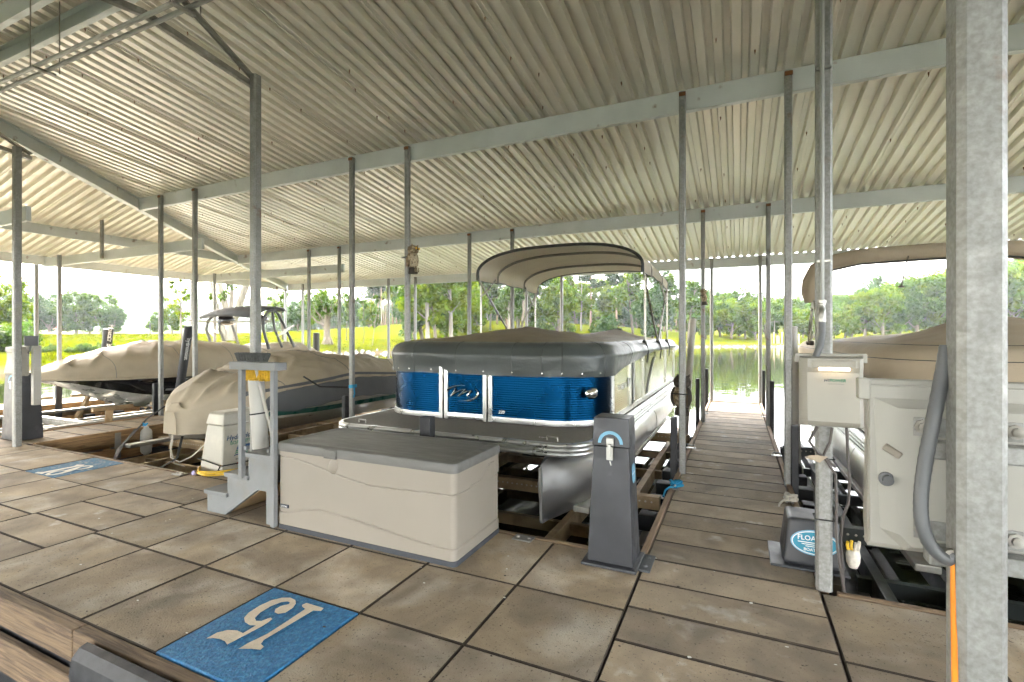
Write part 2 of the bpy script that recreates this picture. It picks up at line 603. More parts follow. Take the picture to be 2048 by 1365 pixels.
def gnoise(sc, det=5, ro=.6, stretch=None):
    n = N.new('ShaderNodeTexNoise'); n.inputs['Scale'].default_value = sc; n.inputs['Detail'].default_value = det; n.inputs['Roughness'].default_value = ro
    L.new(tc.outputs['Object'], n.inputs['Vector'])
    return n


def gmix(fac, A, B):
    x = N.new('ShaderNodeMix'); x.data_type = 'RGBA'
    L.new(fac, x.inputs['Factor'])
    for s, q in (('A', A), ('B', B)):
        if hasattr(q, 'type'):
            L.new(q, x.inputs[s])
        else:
            x.inputs[s].default_value = (*q, 1)
    return x.outputs['Result']


def gramp(src, a, c):
    r = N.new('ShaderNodeMapRange'); r.inputs['From Min'].default_value = a; r.inputs['From Max'].default_value = c
    L.new(src, r.inputs['Value'])
    return r.outputs['Result']


c1 = gmix(gramp(gnoise(.12).outputs['Fac'], .4, .62), (.060, .082, .0015), (.086, .096, .0015))
c1 = gmix(gramp(gnoise(1.7).outputs['Fac'], .45, .7), c1, (.052, .066, .002))
c1 = gmix(gramp(gnoise(9, 3).outputs['Fac'], .52, .75), c1, (.120, .100, .003))
sep = N.new('ShaderNodeSeparateXYZ'); L.new(tc.outputs['Object'], sep.inputs[0])
c1 = gmix(gramp(sep.outputs['Z'], -.15, -.45), c1, (.10, .075, .045))      # muddy bank at the waterline
c1 = gmix(gramp(sep.outputs['Z'], 5.5, 7.5), c1, (.045, .075, .022))       # woodland floor on the hills
L.new(c1, b.inputs['Base Color'])
b.inputs['Roughness'].default_value = .9
b.inputs['Specular IOR Level'].default_value = 0
bp = N.new('ShaderNodeBump'); bp.inputs['Strength'].default_value = .45; bp.inputs['Distance'].default_value = .1
L.new(gnoise(5.5, 6, .7).outputs['Fac'], bp.inputs['Height']); L.new(bp.outputs[0], b.inputs['Normal'])
me.materials.append(gm)
ground = bpy.data.objects.new('ground', me); C.objects.link(ground)
ground['kind'] = 'structure'

# water
wm = bpy.data.materials.new('lake_water'); wm.use_nodes = True
t = wm.node_tree; N = t.nodes; L = t.links; b = N['Principled BSDF']
b.inputs['Base Color'].default_value = (.024, .030, .010, 1)
b.inputs['Roughness'].default_value = .03
b.inputs['IOR'].default_value = 1.333
b.inputs['Specular IOR Level'].default_value = .5
tc = N.new('ShaderNodeTexCoord')
mp = N.new('ShaderNodeMapping'); mp.inputs['Scale'].default_value = (1.0, 1.0, 1.0)
L.new(tc.outputs['Object'], mp.inputs['Vector'])
n1 = N.new('ShaderNodeTexNoise'); n1.inputs['Scale'].default_value = 1.1; n1.inputs['Detail'].default_value = 4; n1.inputs['Roughness'].default_value = .5; n1.inputs['Distortion'].default_value = .6
n2 = N.new('ShaderNodeTexNoise'); n2.inputs['Scale'].default_value = .16; n2.inputs['Detail'].default_value = 3
L.new(mp.outputs[0], n1.inputs['Vector']); L.new(mp.outputs[0], n2.inputs['Vector'])
ad = N.new('ShaderNodeMath'); ad.operation = 'MULTIPLY_ADD'; ad.inputs[1].default_value = 2.0
L.new(n2.outputs['Fac'], ad.inputs[0]); L.new(n1.outputs['Fac'], ad.inputs[2])
bp = N.new('ShaderNodeBump'); bp.inputs['Strength'].default_value = .055; bp.inputs['Distance'].default_value = .12
L.new(ad.outputs[0], bp.inputs['Height']); L.new(bp.outputs[0], b.inputs['Normal'])
w = MB()
w.add([(-1700, -300, WATER), (1300, -300, WATER), (1300, 1300, WATER), (-1700, 1300, WATER)], [(0, 1, 2, 3)])
wo = w.build('lake_water', wm, center=False); wo['kind'] = 'structure'

# ================================================================== boathouse: roof on posts
RY = 2.24; RX = -8.44; RZ = 4.41; SL = .13; HS = .2344
EAVE = 11.95; XR = 8.0; NEAR = 9.6      # near slope is out of view, its length set to control light from behind
FX = [.44 - 4.44 * k for k in range(-1, 4)]             # x of the right-hand post row of every finger: 4.88 .44 -4.0 -8.44 -12.88
FW = .95


def roof_z(y):
    return RZ - SL * abs(y - RY)


bh = thing('boathouse', 'open boathouse with corrugated metal hip roof on galvanised posts over the dock', 'boathouse', (RX, RY, 0))

PR = [(0, 0), (.058, 0), (.074, .052), (.124, .052), (.140, 0)]
PITCH = .1524
NP = 6


def prof_pts(a0):
    out = []
    for r in range(NP):
        for dx, dz in PR:
            out.append((a0 + r * PITCH + dx, dz))
    out.append((a0 + NP * PITCH, 0)); out.append((a0 + NP * PITCH + .018, -.002)); out.append((a0 + NP * PITCH + .018, -.011))
    return out


x = -13.9
k = 0
while x < XR:
    for side in (1, -1):
        mb = MB()
        s0, s1, s2 = [], [], []
        for px, dz in prof_pts(x):
            yh = max(0.0, (RX - px) * HS / SL)
            L1 = EAVE - RY if side > 0 else NEAR
            if yh > L1:
                yh = L1
            ya = RY + side * yh
            yb = RY + side * L1
            s0.append((px, ya, roof_z(ya) + dz)); s1.append((px, yb, roof_z(yb) + dz))
        mb.loft([s0, s1])
        mb.build('roof_panel', M['roof_sheet'], bh)
    x += NP * PITCH
y = RY - NEAR
while y < EAVE:
    mb = MB(); s0, s1 = [], []
    for py, dz in prof_pts(y):
        yy = min(py, EAVE)
        xa = RX - abs(yy - RY) * SL / HS
        xb = -13.92
        xa = max(xa, xb)
        s0.append((xa, yy, RZ - HS * (RX - xa) + dz)); s1.append((xb, yy, RZ - HS * (RX - xb) + dz))
    mb.loft([s0, s1]); mb.build('roof_panel', M['roof_sheet'], bh)
    y += NP * PITCH


def hip_x(y):
    return RX - abs(y - RY) * SL / HS


def cpurlin(x0, x1, y, zt, dep=.22, fl=.065, sgn=1):
    """C purlin along x, web on the -y side"""
    mb = MB()
    t = .006
    pr = [(0, zt), (0, zt - dep), (sgn * fl, zt - dep), (sgn * fl, zt - dep + .02), (sgn * (fl - t), zt - dep + .02), (sgn * (fl - t), zt - dep + t), (sgn * t, zt - dep + t), (sgn * t, zt - t), (sgn * fl, zt - t), (sgn * fl, zt)]
    mb.loft([[(x0, y + a, b) for a, b in pr], [(x1, y + a, b) for a, b in pr]], True, True, True)
    mb.build('purlin', M['purlin'], bh, fix=True)


for y in (5.4, 8.75, 11.8):
    cpurlin(hip_x(y) + .05, XR, y, roof_z(y + .03) - .006)
cpurlin(hip_x(-3.2) + .05, XR, -3.2, roof_z(-3.17) - .012)
cpurlin(RX, XR, RY - .17, roof_z(RY - .17) - .006, .17, .05)
cpurlin(RX, XR, RY + .17, roof_z(RY + .17) - .012, .17, .05, -1)
for zx, zz in ((-12.05, RZ - HS * (RX + 12.05) * 1.0), (-13.74, RZ - HS * (RX + 13.74))):
    hy = (RX - zx) * HS / SL
    z1 = RZ - HS * (RX - zx) - .012
    mb = MB(); mb.box(zx - .03, zx + .03, RY - NEAR + .1, RY + hy - .1, z1 - .19, z1)
    mb.build('purlin', M['purlin'], bh)
for sd in (1, -1):
    mb = MB()
    e = 11.9 - RY if sd > 0 else NEAR
    p0 = (RX, RY, RZ - .10); p1 = (RX - e * SL / HS, RY + sd * e, RZ - SL * e - .10)
    mb.beam(p0, p1, .012, .20)
    d = (Vector(p1) - Vector(p0)).normalized()
    for dz in (.1, -.1):
        mb.beam(Vector(p0) + Vector((0, 0, dz)), Vector(p1) + Vector((0, 0, dz)), .11, .012)
    mb.build('hip_rafter', M['purlin'], bh)
# fascia under the far eave, tie beams, hangers
for y in (3.16, 5.46, 8.81):
    mb = MB(); mb.box(-13.84, -8.42, y + .001, y + .055, 2.93, 3.12); mb.build('tie_beam', M['purlin'], bh, bevel=.004)
for xx, y in ((-11.36, 5.42), (-11.36, 8.77)):
    mb = MB(); mb.box(xx - .03, xx + .03, y - .045, y, 2.95, RZ - HS * (RX - xx) - .02); mb.build('hanger', M['galv_old'], bh)


def post(x, y, z0, z1, s, m='galv', nm='post'):
    mb = MB()
    c = s * .16; h = s / 2
    pr = [(-h + c, -h), (h - c, -h), (h, -h + c), (h, h - c), (h - c, h), (-h + c, h), (-h, h - c), (-h, -h + c)]
    mb.loft([[(x + a, y + b, z0) for a, b in pr], [(x + a, y + b, z1) for a, b in pr]], True, True, True)
    return mb.build(nm, M[m], bh)


for xr in FX:
    for xx in (xr, xr - FW - .01):
        for y in (5.4, 8.75, 11.72):
            if xx < -13 and y > 11:
                continue
            zt = min(roof_z(y) - .05, RZ - HS * max(0, RX - xx) - .05)
            if xx < -12:
                zt = 3.12
            p = post(xx, y - .036, -.30, zt, .066)
            if zt > 3.2:
                mb = MB(); mb.box(xx - .030, xx + .036, y - .078, y - .0695, zt - .05, zt - .012)
                mb.build('bolt_plate', M['rust'], p)
                for dz in (.075, .17):
                    mb = MB(); mb.lathe([(.011, 0), (.011, -.008), (.006, -.012)], (xx, y - .0695, zt - dz), 6, 'y'); mb.build('bolt', M['galv_old'], p)
post(-13.72, 11.72, -.3, 3.0, .075)
# posts along the walkway with the little roof trusses
DOCKP = {.44: (.44, 3.24), -4.0: (-4.1, 3.17), -8.44: (-8.44, 3.08)}
for xr in FX[:4]:
    xr, yfar = DOCKP.get(round(xr, 2), (xr, 3.24))
    for y in (yfar, 1.30):
        post(xr, y, .0, 3.86, .078)
    for sd in (1, -1):
        ye = RY + sd * 1.0
        z0 = 3.77
        mb = MB()
        mb.beam((xr - .045, ye, z0), (xr - .045, RY, z0 + .13), .045, .05)
        mb.build('truss_chord', M['galv_old'], bh)
        mb = MB()
        mb.beam((xr - .047, ye, z0 + .06), (xr - .047, RY + sd * .12, RZ - .12), .05, .012)
        mb.beam((xr - .070, ye, z0 + .06), (xr - .070, RY + sd * .12, RZ - .12), .006, .05)
        mb.build('truss_brace', M['galv_old'], bh)
# roofing screws: their points stick out below the sheets
sc_ = MB()
rs = random.Random(3)
xx = -13.9
k = 0
while xx < 6:
    for y in np.arange(2.6, 11.8, .42):
        yy = y + rs.uniform(-.1, .1)
        if xx < hip_x(yy) + .1:
            continue
        if rs.random() < .35:
            continue
        px = xx + .009 + rs.choice((0, 0, PITCH * rs.randint(1, 5) + .016))
        z = roof_z(yy)
        sc_.lathe([(.0075, 0), (.0055, -.02), (.0015, -.042)], (px, yy, z), 5)
    xx += NP * PITCH
so = sc_.build('roof_screws', M['rust'], bh); so['kind'] = 'stuff'

# electrical conduit under the ridge
cd = thing('conduit_run', 'pair of thin grey conduit pipes hung below the roof ridge upper left', 'conduit', (-6, 2.1, 3.72))
for dy, dz in ((0, 0), (.075, .0)):
    mb = MB(); mb.tube([(-13, 2.1 + dy, 3.72 + dz), (8, 2.1 + dy, 3.72 + dz)], .017, 8); mb.build('conduit_pipe', M['conduit'], cd, smooth=True)
for xx in np.arange(-9.2, 6, 1.9):
    mb = MB()
    mb.box(xx - .02, xx + .02, 2.06, 2.22, 3.684, 3.700)
    mb.tube([(xx, 2.055, 3.69), (xx, 2.055, 4.32)], .005, 6); mb.tube([(xx + .06, 2.225, 3.69), (xx + .06, 2.225, 4.32)], .005, 6)
    mb.build('hanger_rod', M['galv_old'], cd)

# ================================================================== dock walkway and finger piers
dock = thing('dock_walkway', None, None, (-4, 2.24, 0), kind='structure')
ROWS = [1.33, 1.96, 2.555, 3.19]
STRIP = [(-.53, .42), (-5.13, -4.23), (-9.42, -8.50), (4.0, 4.92), (-13.9, -12.95)]
edges = [(-4.23 + i * .6167, -4.23 + (i + 1) * .6167) for i in range(6)]
edges += [(.42 + i * .597, .42 + (i + 1) * .597) for i in range(6)]
e2 = [-5.13, -5.70, -6.25, -6.85, -7.46, -7.98, -8.50]
edges += [(b_, a_) for a_, b_ in zip(e2, e2[1:])]
e3 = [-9.42 - i * .589 for i in range(7)]
edges += [(b_, a_) for a_, b_ in zip(e3, e3[1:])]
GAP = .0048
tile_cache = {}


def tile(w_, d_, nm, m, x0, y0, parent, h=.055, top=0.0, jit=0.003):
    key = (round(w_, 3), round(d_, 3), m)
    if key not in tile_cache:
        bm = bmesh.new()
        a, b_ = w_ / 2 - GAP, d_ / 2 - GAP
        c = .005
        rings = [(a, b_, -h), (a, b_, -c), (a - c, b_ - c, 0)]
        vs_ = []
        for (p, q, z) in rings:
            vs_.append([bm.verts.new(v) for v in ((-p, -q, z), (p, -q, z), (p, q, z), (-p, q, z))])
        for i in range(2):
            for k_ in range(4):
                l_ = (k_ + 1) % 4
                bm.faces.new((vs_[i][k_], vs_[i][l_], vs_[i + 1][l_], vs_[i + 1][k_])).material_index = 1
        bm.faces.new(vs_[2])
        me = bpy.data.meshes.new(nm); bm.to_mesh(me); bm.free()
        me.materials.append(M[m]); me.materials.append(M['grime'] if 'paver' in m else M[m])
        tile_cache[key] = me
    o = bpy.data.objects.new(nm, tile_cache[key])
    o.parent = parent
    o.location = Vector((x0 + w_ / 2, y0 + d_ / 2, top + random.uniform(-jit, jit * .3))) - WL[parent.name]
    o.rotation_euler = (random.uniform(-.002, .002), random.uniform(-.002, .002), random.uniform(-.003, .003))
    C.objects.link(o)
    return reg(o, WL[parent.name] + o.location)


for (a_, b_) in edges:
    for r0, r1 in zip(ROWS, ROWS[1:]):
        m = 'paver'
        if abs(a_ + 2.38) < .02 and r0 == ROWS[0]:
            m = 'mat_blue'
        if abs(a_ + 6.85) < .02 and r0 == ROWS[2]:
            m = 'mat_blue_worn'
        q = tile(round(b_ - a_, 3), round(r1 - r0, 3), 'paver', m, a_, r0, dock, top=.004 if m == 'mat_blue' else 0)
        if m == 'mat_blue':
            q['label'] = 'bright blue painted paver with the number 15'; mat15 = q
        if m == 'mat_blue_worn':
            q['label'] = 'worn blue painted paver with the number 18'; mat18 = q
PY0 = 2.296
for (a_, b_) in STRIP:
    n0 = -3
    for i in range(-3, 3):
        y0 = PY0 + i * .3075
        if i == -3:
            y0 = 1.33
            d_ = PY0 - 2 * .3075 - 1.33
        else:
            d_ = .3075
        if d_ > .1:
            tile(round(b_ - a_, 3), round(d_, 3), 'paver', 'plank_paver', a_, y0, dock)


# painted numbers, traced in the plane of the paver
ONE = [(-2.08, 1.882), (-2.074, 1.905), (-1.952, 1.906), (-1.944, 1.88), (-1.984, 1.867), (-1.993, 1.71), (-2.001, 1.59), (-1.987, 1.563), (-1.956, 1.556), (-1.952, 1.533), (-1.998, 1.52), (-2.049, 1.496), (-2.045, 1.548), (-2.027, 1.625), (-2.028, 1.739), (-2.033, 1.86), (-2.066, 1.87)]
FIVE = [(-2.255, 1.485), (-2.253, 1.537), (-2.227, 1.571), (-2.182, 1.588), (-2.137, 1.585), (-2.136, 1.654), (-2.165, 1.642), (-2.21, 1.65), (-2.248, 1.673), (-2.269, 1.715), (-2.276, 1.781), (-2.265, 1.848), (-2.234, 1.889), (-2.193, 1.908), (-2.15, 1.901), (-2.118, 1.876), (-2.1, 1.84), (-2.098, 1.793), (-2.122, 1.769), (-2.153, 1.773), (-2.173, 1.796), (-2.171, 1.829), (-2.149, 1.856), (-2.156, 1.872), (-2.177, 1.874), (-2.201, 1.854), (-2.217, 1.803), (-2.215, 1.739), (-2.198, 1.696), (-2.171, 1.681), (-2.145, 1.69), (-2.137, 1.714), (-2.128, 1.731), (-2.111, 1.726), (-2.104, 1.699), (-2.103, 1.657), (-2.123, 1.496), (-2.154, 1.507), (-2.197, 1.509), (-2.229, 1.5)]
ONE8 = [(-6.624, 2.554), (-6.635, 2.582), (-6.592, 2.613), (-6.584, 2.875), (-6.632, 2.915), (-6.545, 2.949), (-6.512, 2.92), (-6.525, 2.877), (-6.525, 2.599), (-6.499, 2.563), (-6.56, 2.557)]
EIGHT = [(-6.437, 2.56), (-6.492, 2.604), (-6.519, 2.658), (-6.506, 2.698), (-6.458, 2.736), (-6.476, 2.804), (-6.506, 2.874), (-6.496, 2.927), (-6.427, 2.964), (-6.387, 2.958), (-6.347, 2.928), (-6.33, 2.872), (-6.344, 2.826), (-6.396, 2.806), (-6.353, 2.723), (-6.329, 2.646), (-6.349, 2.589), (-6.392, 2.563)]
H1 = [(-6.422, 2.593), (-6.454, 2.632), (-6.473, 2.684), (-6.437, 2.723), (-6.414, 2.718), (-6.386, 2.675), (-6.374, 2.625), (-6.382, 2.594)]
H2 = [(-6.424, 2.828), (-6.456, 2.885), (-6.427, 2.935), (-6.395, 2.93), (-6.374, 2.887), (-6.369, 2.842), (-6.395, 2.825)]


def flat(poly, z, nm, m, parent, dx=0, dy=0):
    mb = MB(); mb.poly([(a + dx, b_ + dy, z) for a, b_ in poly])
    return mb.build(nm, M[m], parent)


flat(ONE, .0085, 'painted_digit', 'paint_cream', mat15); flat(FIVE, .0085, 'painted_digit', 'paint_cream', mat15)
flat(ONE8, .003, 'painted_digit', 'paint_white', mat18); flat(EIGHT, .003, 'painted_digit', 'paint_white', mat18)
flat(H1, .005, 'digit_hole', 'mat_blue_worn', mat18); flat(H2, .005, 'digit_hole', 'mat_blue_worn', mat18)

# bearers under the pavers, edge boards, floats
mb = MB(); mb.box(-13.9, 5.0, 1.36, 3.18, -.16, -.057); mb.build('bearer_deck', M['float_black'], dock)
x = -13.9
while x < 4.9:
    x2 = min(x + 3.66, 4.95)
    mb = MB(); mb.box(x + .003, x2 - .003, 1.265, 1.328, -.16, -.002); mb.build('edge_board', M['wood_curb_x'], dock, bevel=.006)
    mb = MB(); mb.box(x + .003, x2 - .003, 1.285, 1.322, -.44, -.255); mb.build('edge_board', M['wood_curb_x'], dock, bevel=.005)
    mb = MB(); mb.box(x + .02, x2 - .02, 1.34, 3.15, -.85, -.17); mb.build('float_tank', M['float_black'], dock, bevel=.03)
    x = x2
for (a_, b_) in ((-8.38, -5.0), (-3.93, -.53), (.50, 3.9)):
    mb = MB(); mb.box(a_, b_, 3.196, 3.234, -.17, .004); mb.build('edge_board', M['wood_curb_x'], dock, bevel=.005)
# black rubber bumper along the near edge
mb = MB()
pr = [(1.262, -.235), (1.262, -.015), (1.235, .012), (1.205, .005), (1.175, -.03), (1.165, -.10), (1.175, -.18), (1.21, -.232)]
mb.loft([[(xx, a, b_) for a, b_ in pr] for xx in (-2.72, -2.69, .2)], True, True, True)
bo = mb.build('bumper_strip', M['rubber'], dock, smooth=30)
mb = MB()
for xx in (-2.5, -2.05, -1.6, -1.15, -.7):
    mb.lathe([(.024, 0), (.020, .004)], (xx, 1.1635, -.1), 12, 'y')
mb.build('bolt_hole', M['binding'], bo)
for xx, yy in ((-1.36, 3.14), (-5.2, 3.14), (1.1, 3.14)):
    mb = MB(); mb.box(xx - .07, xx + .07, yy - .035, yy + .055, .003, .012)
    for dx in (-.04, .04):
        mb.lathe([(.014, 0), (.014, .007), (.008, .011)], (xx + dx, yy + .01, .012), 8)
    mb.build('hinge_plate', M['stainless'], dock, bevel=.002)
for xx in (-9.6, -.40):
    pass

FLAB = ['finger pier right of the tan covered pontoon boat, mostly out of view', 'long paved finger pier between the two pontoon boats',
        'finger pier behind the grey steps beside the blue pontoon boat', 'finger pier with brown side boards left of the middle covered boat',
        'far left finger pier with sunlit wooden side boards beyond the wake boat']
BX = {1: (-.53, .42)}
piers = []
for k, xr in enumerate(FX):
    x1 = xr - .02; x0 = x1 - .95
    fp = thing('finger_pier', FLAB[k], 'pier', (x0, 3.2, 0), 'finger piers')
    piers.append(fp)
    i = 3
    while True:
        y0 = PY0 + i * .3075
        if y0 + .3075 > 11.76:
            break
        if y0 > 3.19:
            tile(.95 if k != 1 else .95, .3075, 'paver', 'plank_paver', x0, y0, fp)
        i += 1
    yend = PY0 + i * .3075
    for sx, xa in ((0, x0 - .048), (1, x1 + .004)):
        for ya, yb in ((3.24, 6.1), (6.1, 8.95), (8.95, yend)):
            mb = MB(); mb.box(xa, xa + .044, ya + .003, yb - .003, -.17, .012); mb.build('curb_board', M['wood_curb'] if k == 1 else M['wood_y'], fp, bevel=.005)
            mb = MB(); mb.box(xa + .004, xa + .04, ya + .003, yb - .003, -.42, -.26); mb.build('side_board', M['wood_y'], fp, bevel=.004)
        for yy in (4.2, 6.2, 8.2, 10.2):
            mb = MB(); mb.box(xa - .004 if sx == 0 else xa + .044, xa if sx == 0 else xa + .048, yy - .04, yy + .04, -.40, -.02); mb.build('strap_plate', M['lift_galv'], fp)
    mb = MB(); mb.box(x0 - .04, x1 + .04, yend + .002, yend + .045, -.17, .014); mb.build('curb_board', M['wood_curb_x'], fp, bevel=.005)
    mb = MB(); mb.box(x0 + .02, x1 - .02, 3.22, yend, -.15, -.058); mb.build('bearer_deck', M['float_black'], fp)
    for yy in np.arange(3.3, 11.0, 1.06):
        mb = MB(); mb.box(x0 + .03, x1 - .03, yy, yy + .98, -.9, -.44)
        mb.build('float_tank', M['float_black'], fp, bevel=.03)
    # galvanised corner brackets and black bumper posts beside the roof posts
    for y in (5.4, 8.75, 11.4):
        for sx, xx in ((-1, x0 - .07), (1, x1 + .07)):
            off = -.11 if sx < 0 else .11
            mb = MB(); mb.box(xx - .03, xx + .03, y - .035 + (-.085 if sx < 0 else -.085), y - .02, -.4, .58 if y < 6 else .72); mb.build('bumper_post', M['rubber'], fp, bevel=.006)
    for y in (6.55, 9.6):
        for sx, xx in ((-1, x0), (1, x1)):
            mb = MB(); mb.box(xx - .055, xx + .055, y - .03, y + .03, .013, .020); mb.tube([(xx - .04, y, .02), (xx - .04, y, .05), (xx + .04, y, .05), (xx + .04, y, .02)], .008, 6)
            mb.build('deck_bracket', M['stainless'], fp)

# chips, droppings and leaf scraps lying on the deck
for nm, m, n_, rmin, rmax in (('deck_droppings', 'paint_white', 70, .003, .011), ('deck_litter', 'grime', 150, .003, .010)):
    db = MB(); rd = random.Random(nm)
    for i in range(n_):
        if rd.random() < .35:
            x = rd.uniform(-.5, .4); y = rd.uniform(2.0, 9.0)
        else:
            x = rd.uniform(-8.3, .9); y = rd.uniform(1.36, 3.1)
        r = rd.uniform(rmin, rmax); a0 = rd.uniform(0, 6.28); el = rd.uniform(.4, 1)
        db.poly([(x + r * math.cos(a0 + q * 1.05) * rd.uniform(.6, 1.2), y + r * el * math.sin(a0 + q * 1.05) * rd.uniform(.6, 1.2), .0075 + .0004 * (i % 5)) for q in range(6)])
    o = db.build(nm, M[m], dock); o['kind'] = 'stuff'

# ================================================================== boats
def rr_path(x0, x1, y0, y1, rf, n=10, rb=None, close_back=False):
    """outline seen from above, walked so that 'outward' is on the right: rear-right -> rear-left is left open.
    order: rear left -> front left -> front right -> rear right (outside on the right hand when walking)"""
    pts = []
    ny = 14
    for i in range(ny):
        pts.append((x0, lerp(y1, y0 + rf, i / ny)))
    for i in range(n + 1):
        a = math.pi + (math.pi / 2) * i / n
        pts.append((x0 + rf + rf * math.cos(a), y0 + rf + rf * math.sin(a)))
    for i in range(1, 14):
        pts.append((lerp(x0 + rf, x1 - rf, i / 14), y0))
    for i in range(n + 1):
        a = 1.5 * math.pi + (math.pi / 2) * i / n
        pts.append((x1 - rf + rf * math.cos(a), y0 + rf + rf * math.sin(a)))
    for i in range(1, ny + 1):
        pts.append((x1, lerp(y0 + rf, y1, i / ny)))
    return [(-0 + p[0], p[1]) for p in pts]


def flip(path):
    return path[::-1]


def sub_path(path, cond):
    return [p for p in path if cond(p)]


def ribbed(z0, z1, pitch=.0215, dep=.0014):
    pr = []
    z = z0
    while z < z1 - pitch * .5:
        pr += [(0, z), (0, z + pitch * .62), (-dep, z + pitch * .80)]
        z += pitch
    pr.append((0, z1))
    return pr


def pontoon(label, X0, X1, Y0, Y1, zd, fy, panel_m, side_m, skirt_m, top_m, poles, rim=1.36, skirt_z=1.04, tube=.30, fancy=False, grp=None):
    xc = (X0 + X1) / 2
    bt = thing('pontoon_boat', label, 'pontoon boat', (xc, Y0, zd - .6), grp)
    # deck + extruded trim
    dp = rr_path(X0 + .012, X1 - .012, Y0 + .012, Y1, .26)
    mb = MB(); mb.poly([(a, b_, zd) for a, b_ in dp]); mb.poly([(a, b_, zd - .05) for a, b_ in dp[::-1]])
    mb.build('deck', M['deck_vinyl'], bt)
    tr = []
    for i in range(3):
        za = zd - .006 - i * .034
        tr += [(.0, za + .006), (.012, za), (.016, za - .011), (.012, za - .022), (.002, za - .027)]
    tr += [(-.02, zd - .108)]
    tr = [(-.03, zd + .003), (-.004, zd + .004)] + tr
    mb = MB(); mb.sweep(dp, tr); mb.build('deck_trim', M['alu_trim'], bt, smooth=35)
    # cross channels below the deck
    for y in np.arange(Y0 + .5, Y1, .62):
        mb = MB(); mb.box(X0 + .12, X1 - .12, y, y + .05, zd - .15, zd - .052); mb.build('cross_channel', M['alu_trim'], bt)
    # pontoon logs: vertical stem, nose cone, then a round tube
    for tx in (X0 + .36, X1 - .36):
        zc = zd - .108 - .02 - tube
        secs = []
        n = 20
        for s, (yy, wf, zt, zb) in enumerate([(Y0 - .02, .02, zc + tube * .86, zc - tube * .60), (Y0 + .10, .22, zc + tube * .92, zc - tube * .72), (Y0 + .28, .48, zc + tube * .96, zc - tube * .85),
                                              (Y0 + .55, .80, zc + tube * .99, zc - tube * .95), (Y0 + .9, 1.0, zc + tube, zc - tube), (Y1 - .3, 1.0, zc + tube, zc - tube), (Y1 - .15, .7, zc + tube, zc - tube * .3)]):
            ring = []
            for k in range(n):
                a = 2 * math.pi * k / n
                cz = (zt + zb) / 2; rz = (zt - zb) / 2
                ca = math.cos(a); sa = math.sin(a)
                pw = lerp(2.0, 1.0, min(1, wf))
                ring.append((tx + tube * wf * math.copysign(abs(ca) ** pw, ca), yy, cz + rz * sa))
            secs.append(ring)
        mb = MB(); mb.loft(secs, True, True, True)
        tb = mb.build('pontoon_tube', M['alu'], bt, smooth=50)
        mb = MB()
        mb.beam((tx, Y0 - .026, zc + tube * .80), (tx, Y0 + .0, zc - tube * .62), .022, .022)
        mb.beam((tx, Y0 + .0, zc - tube * .64), (tx, Y0 + .9, zc - tube * 1.02), .022, .02); mb.beam((tx, Y0 + .9, zc - tube * 1.02), (tx, Y1 - .3, zc - tube * 1.02), .022, .02)
        mb.build('keel_strip', M['alu_trim'], tb)
        for yy in (Y0 + 2.0, Y0 + 4.0):
            mb = MB(); mb.lathe([(tube, 0), (tube + .004, .004), (tube + .004, .016), (tube, .02)], (tx, yy, zc), 28, 'y'); mb.build('weld_seam', M['alu_trim'], tb, smooth=True)
        mb = MB(); mb.box(tx - .09, tx + .09, Y0 + .35, Y1 - .2, zc + tube * .93, zd - .112); mb.build('bracket_rail', M['alu_trim'], bt)
    # fence
    fx0, fx1 = X0 + .07, X1 - .07
    RF = .52
    fp = rr_path(fx0, fx1, fy, Y1 - .35, RF, 14)
    gx0, gx1 = (lerp(fx0, fx1, .355), lerp(fx0, fx1, .555))
    z0, z1 = zd + .065, rim - .05
    rib = ribbed(z0, z1)
    lp = sub_path(fp, lambda p: p[0] < gx0 - .05 and p[1] < fy + 1.2)
    lp.append((gx0 - .055, fy))
    mb = MB(); mb.sweep(lp, rib); mb.build('fence_panel', M[panel_m], bt, smooth=50)
    rp = [(gx1 + .055, fy)] + sub_path(fp, lambda p: p[0] > gx1 + .06 and p[1] < fy + RF + .001)
    mb = MB(); mb.sweep(rp, rib); mb.build('fence_panel', M[panel_m], bt, smooth=50)
    gate = MB(); gate.sweep([(gx0 + .045, fy - .004), ((gx0 + gx1) / 2, fy - .004), (gx1 - .045, fy - .004)], rib)
    gate = gate.build('gate_panel', M[panel_m], bt, smooth=50)
    # aluminium frame: bottom rail, posts, top rail
    brail = [(-.014, zd + .012), (.014, zd + .012), (.016, zd + .03), (.012, zd + .064), (-.014, zd + .064)]
    for seg in (lp, rp):
        mb = MB(); mb.sweep(seg, brail); mb.build('bottom_rail', M['alu_trim'], bt, smooth=35)
    mb = MB(); mb.sweep([(gx0 + .03, fy - .004), (gx1 - .03, fy - .004)], [(a, z + .012) for a, z in brail]); mb.build('bottom_rail', M['alu_trim'], gate)
    for xx, par in ((gx0 - .034, bt), (gx0 + .026, gate), (gx1 - .026, gate), (gx1 + .034, bt)):
        mb = MB(); mb.box(xx - .021, xx + .021, fy - .02, fy + .012, zd + .008, rim - .06); mb.build('fence_post', M['alu_trim'], par, bevel=.004)
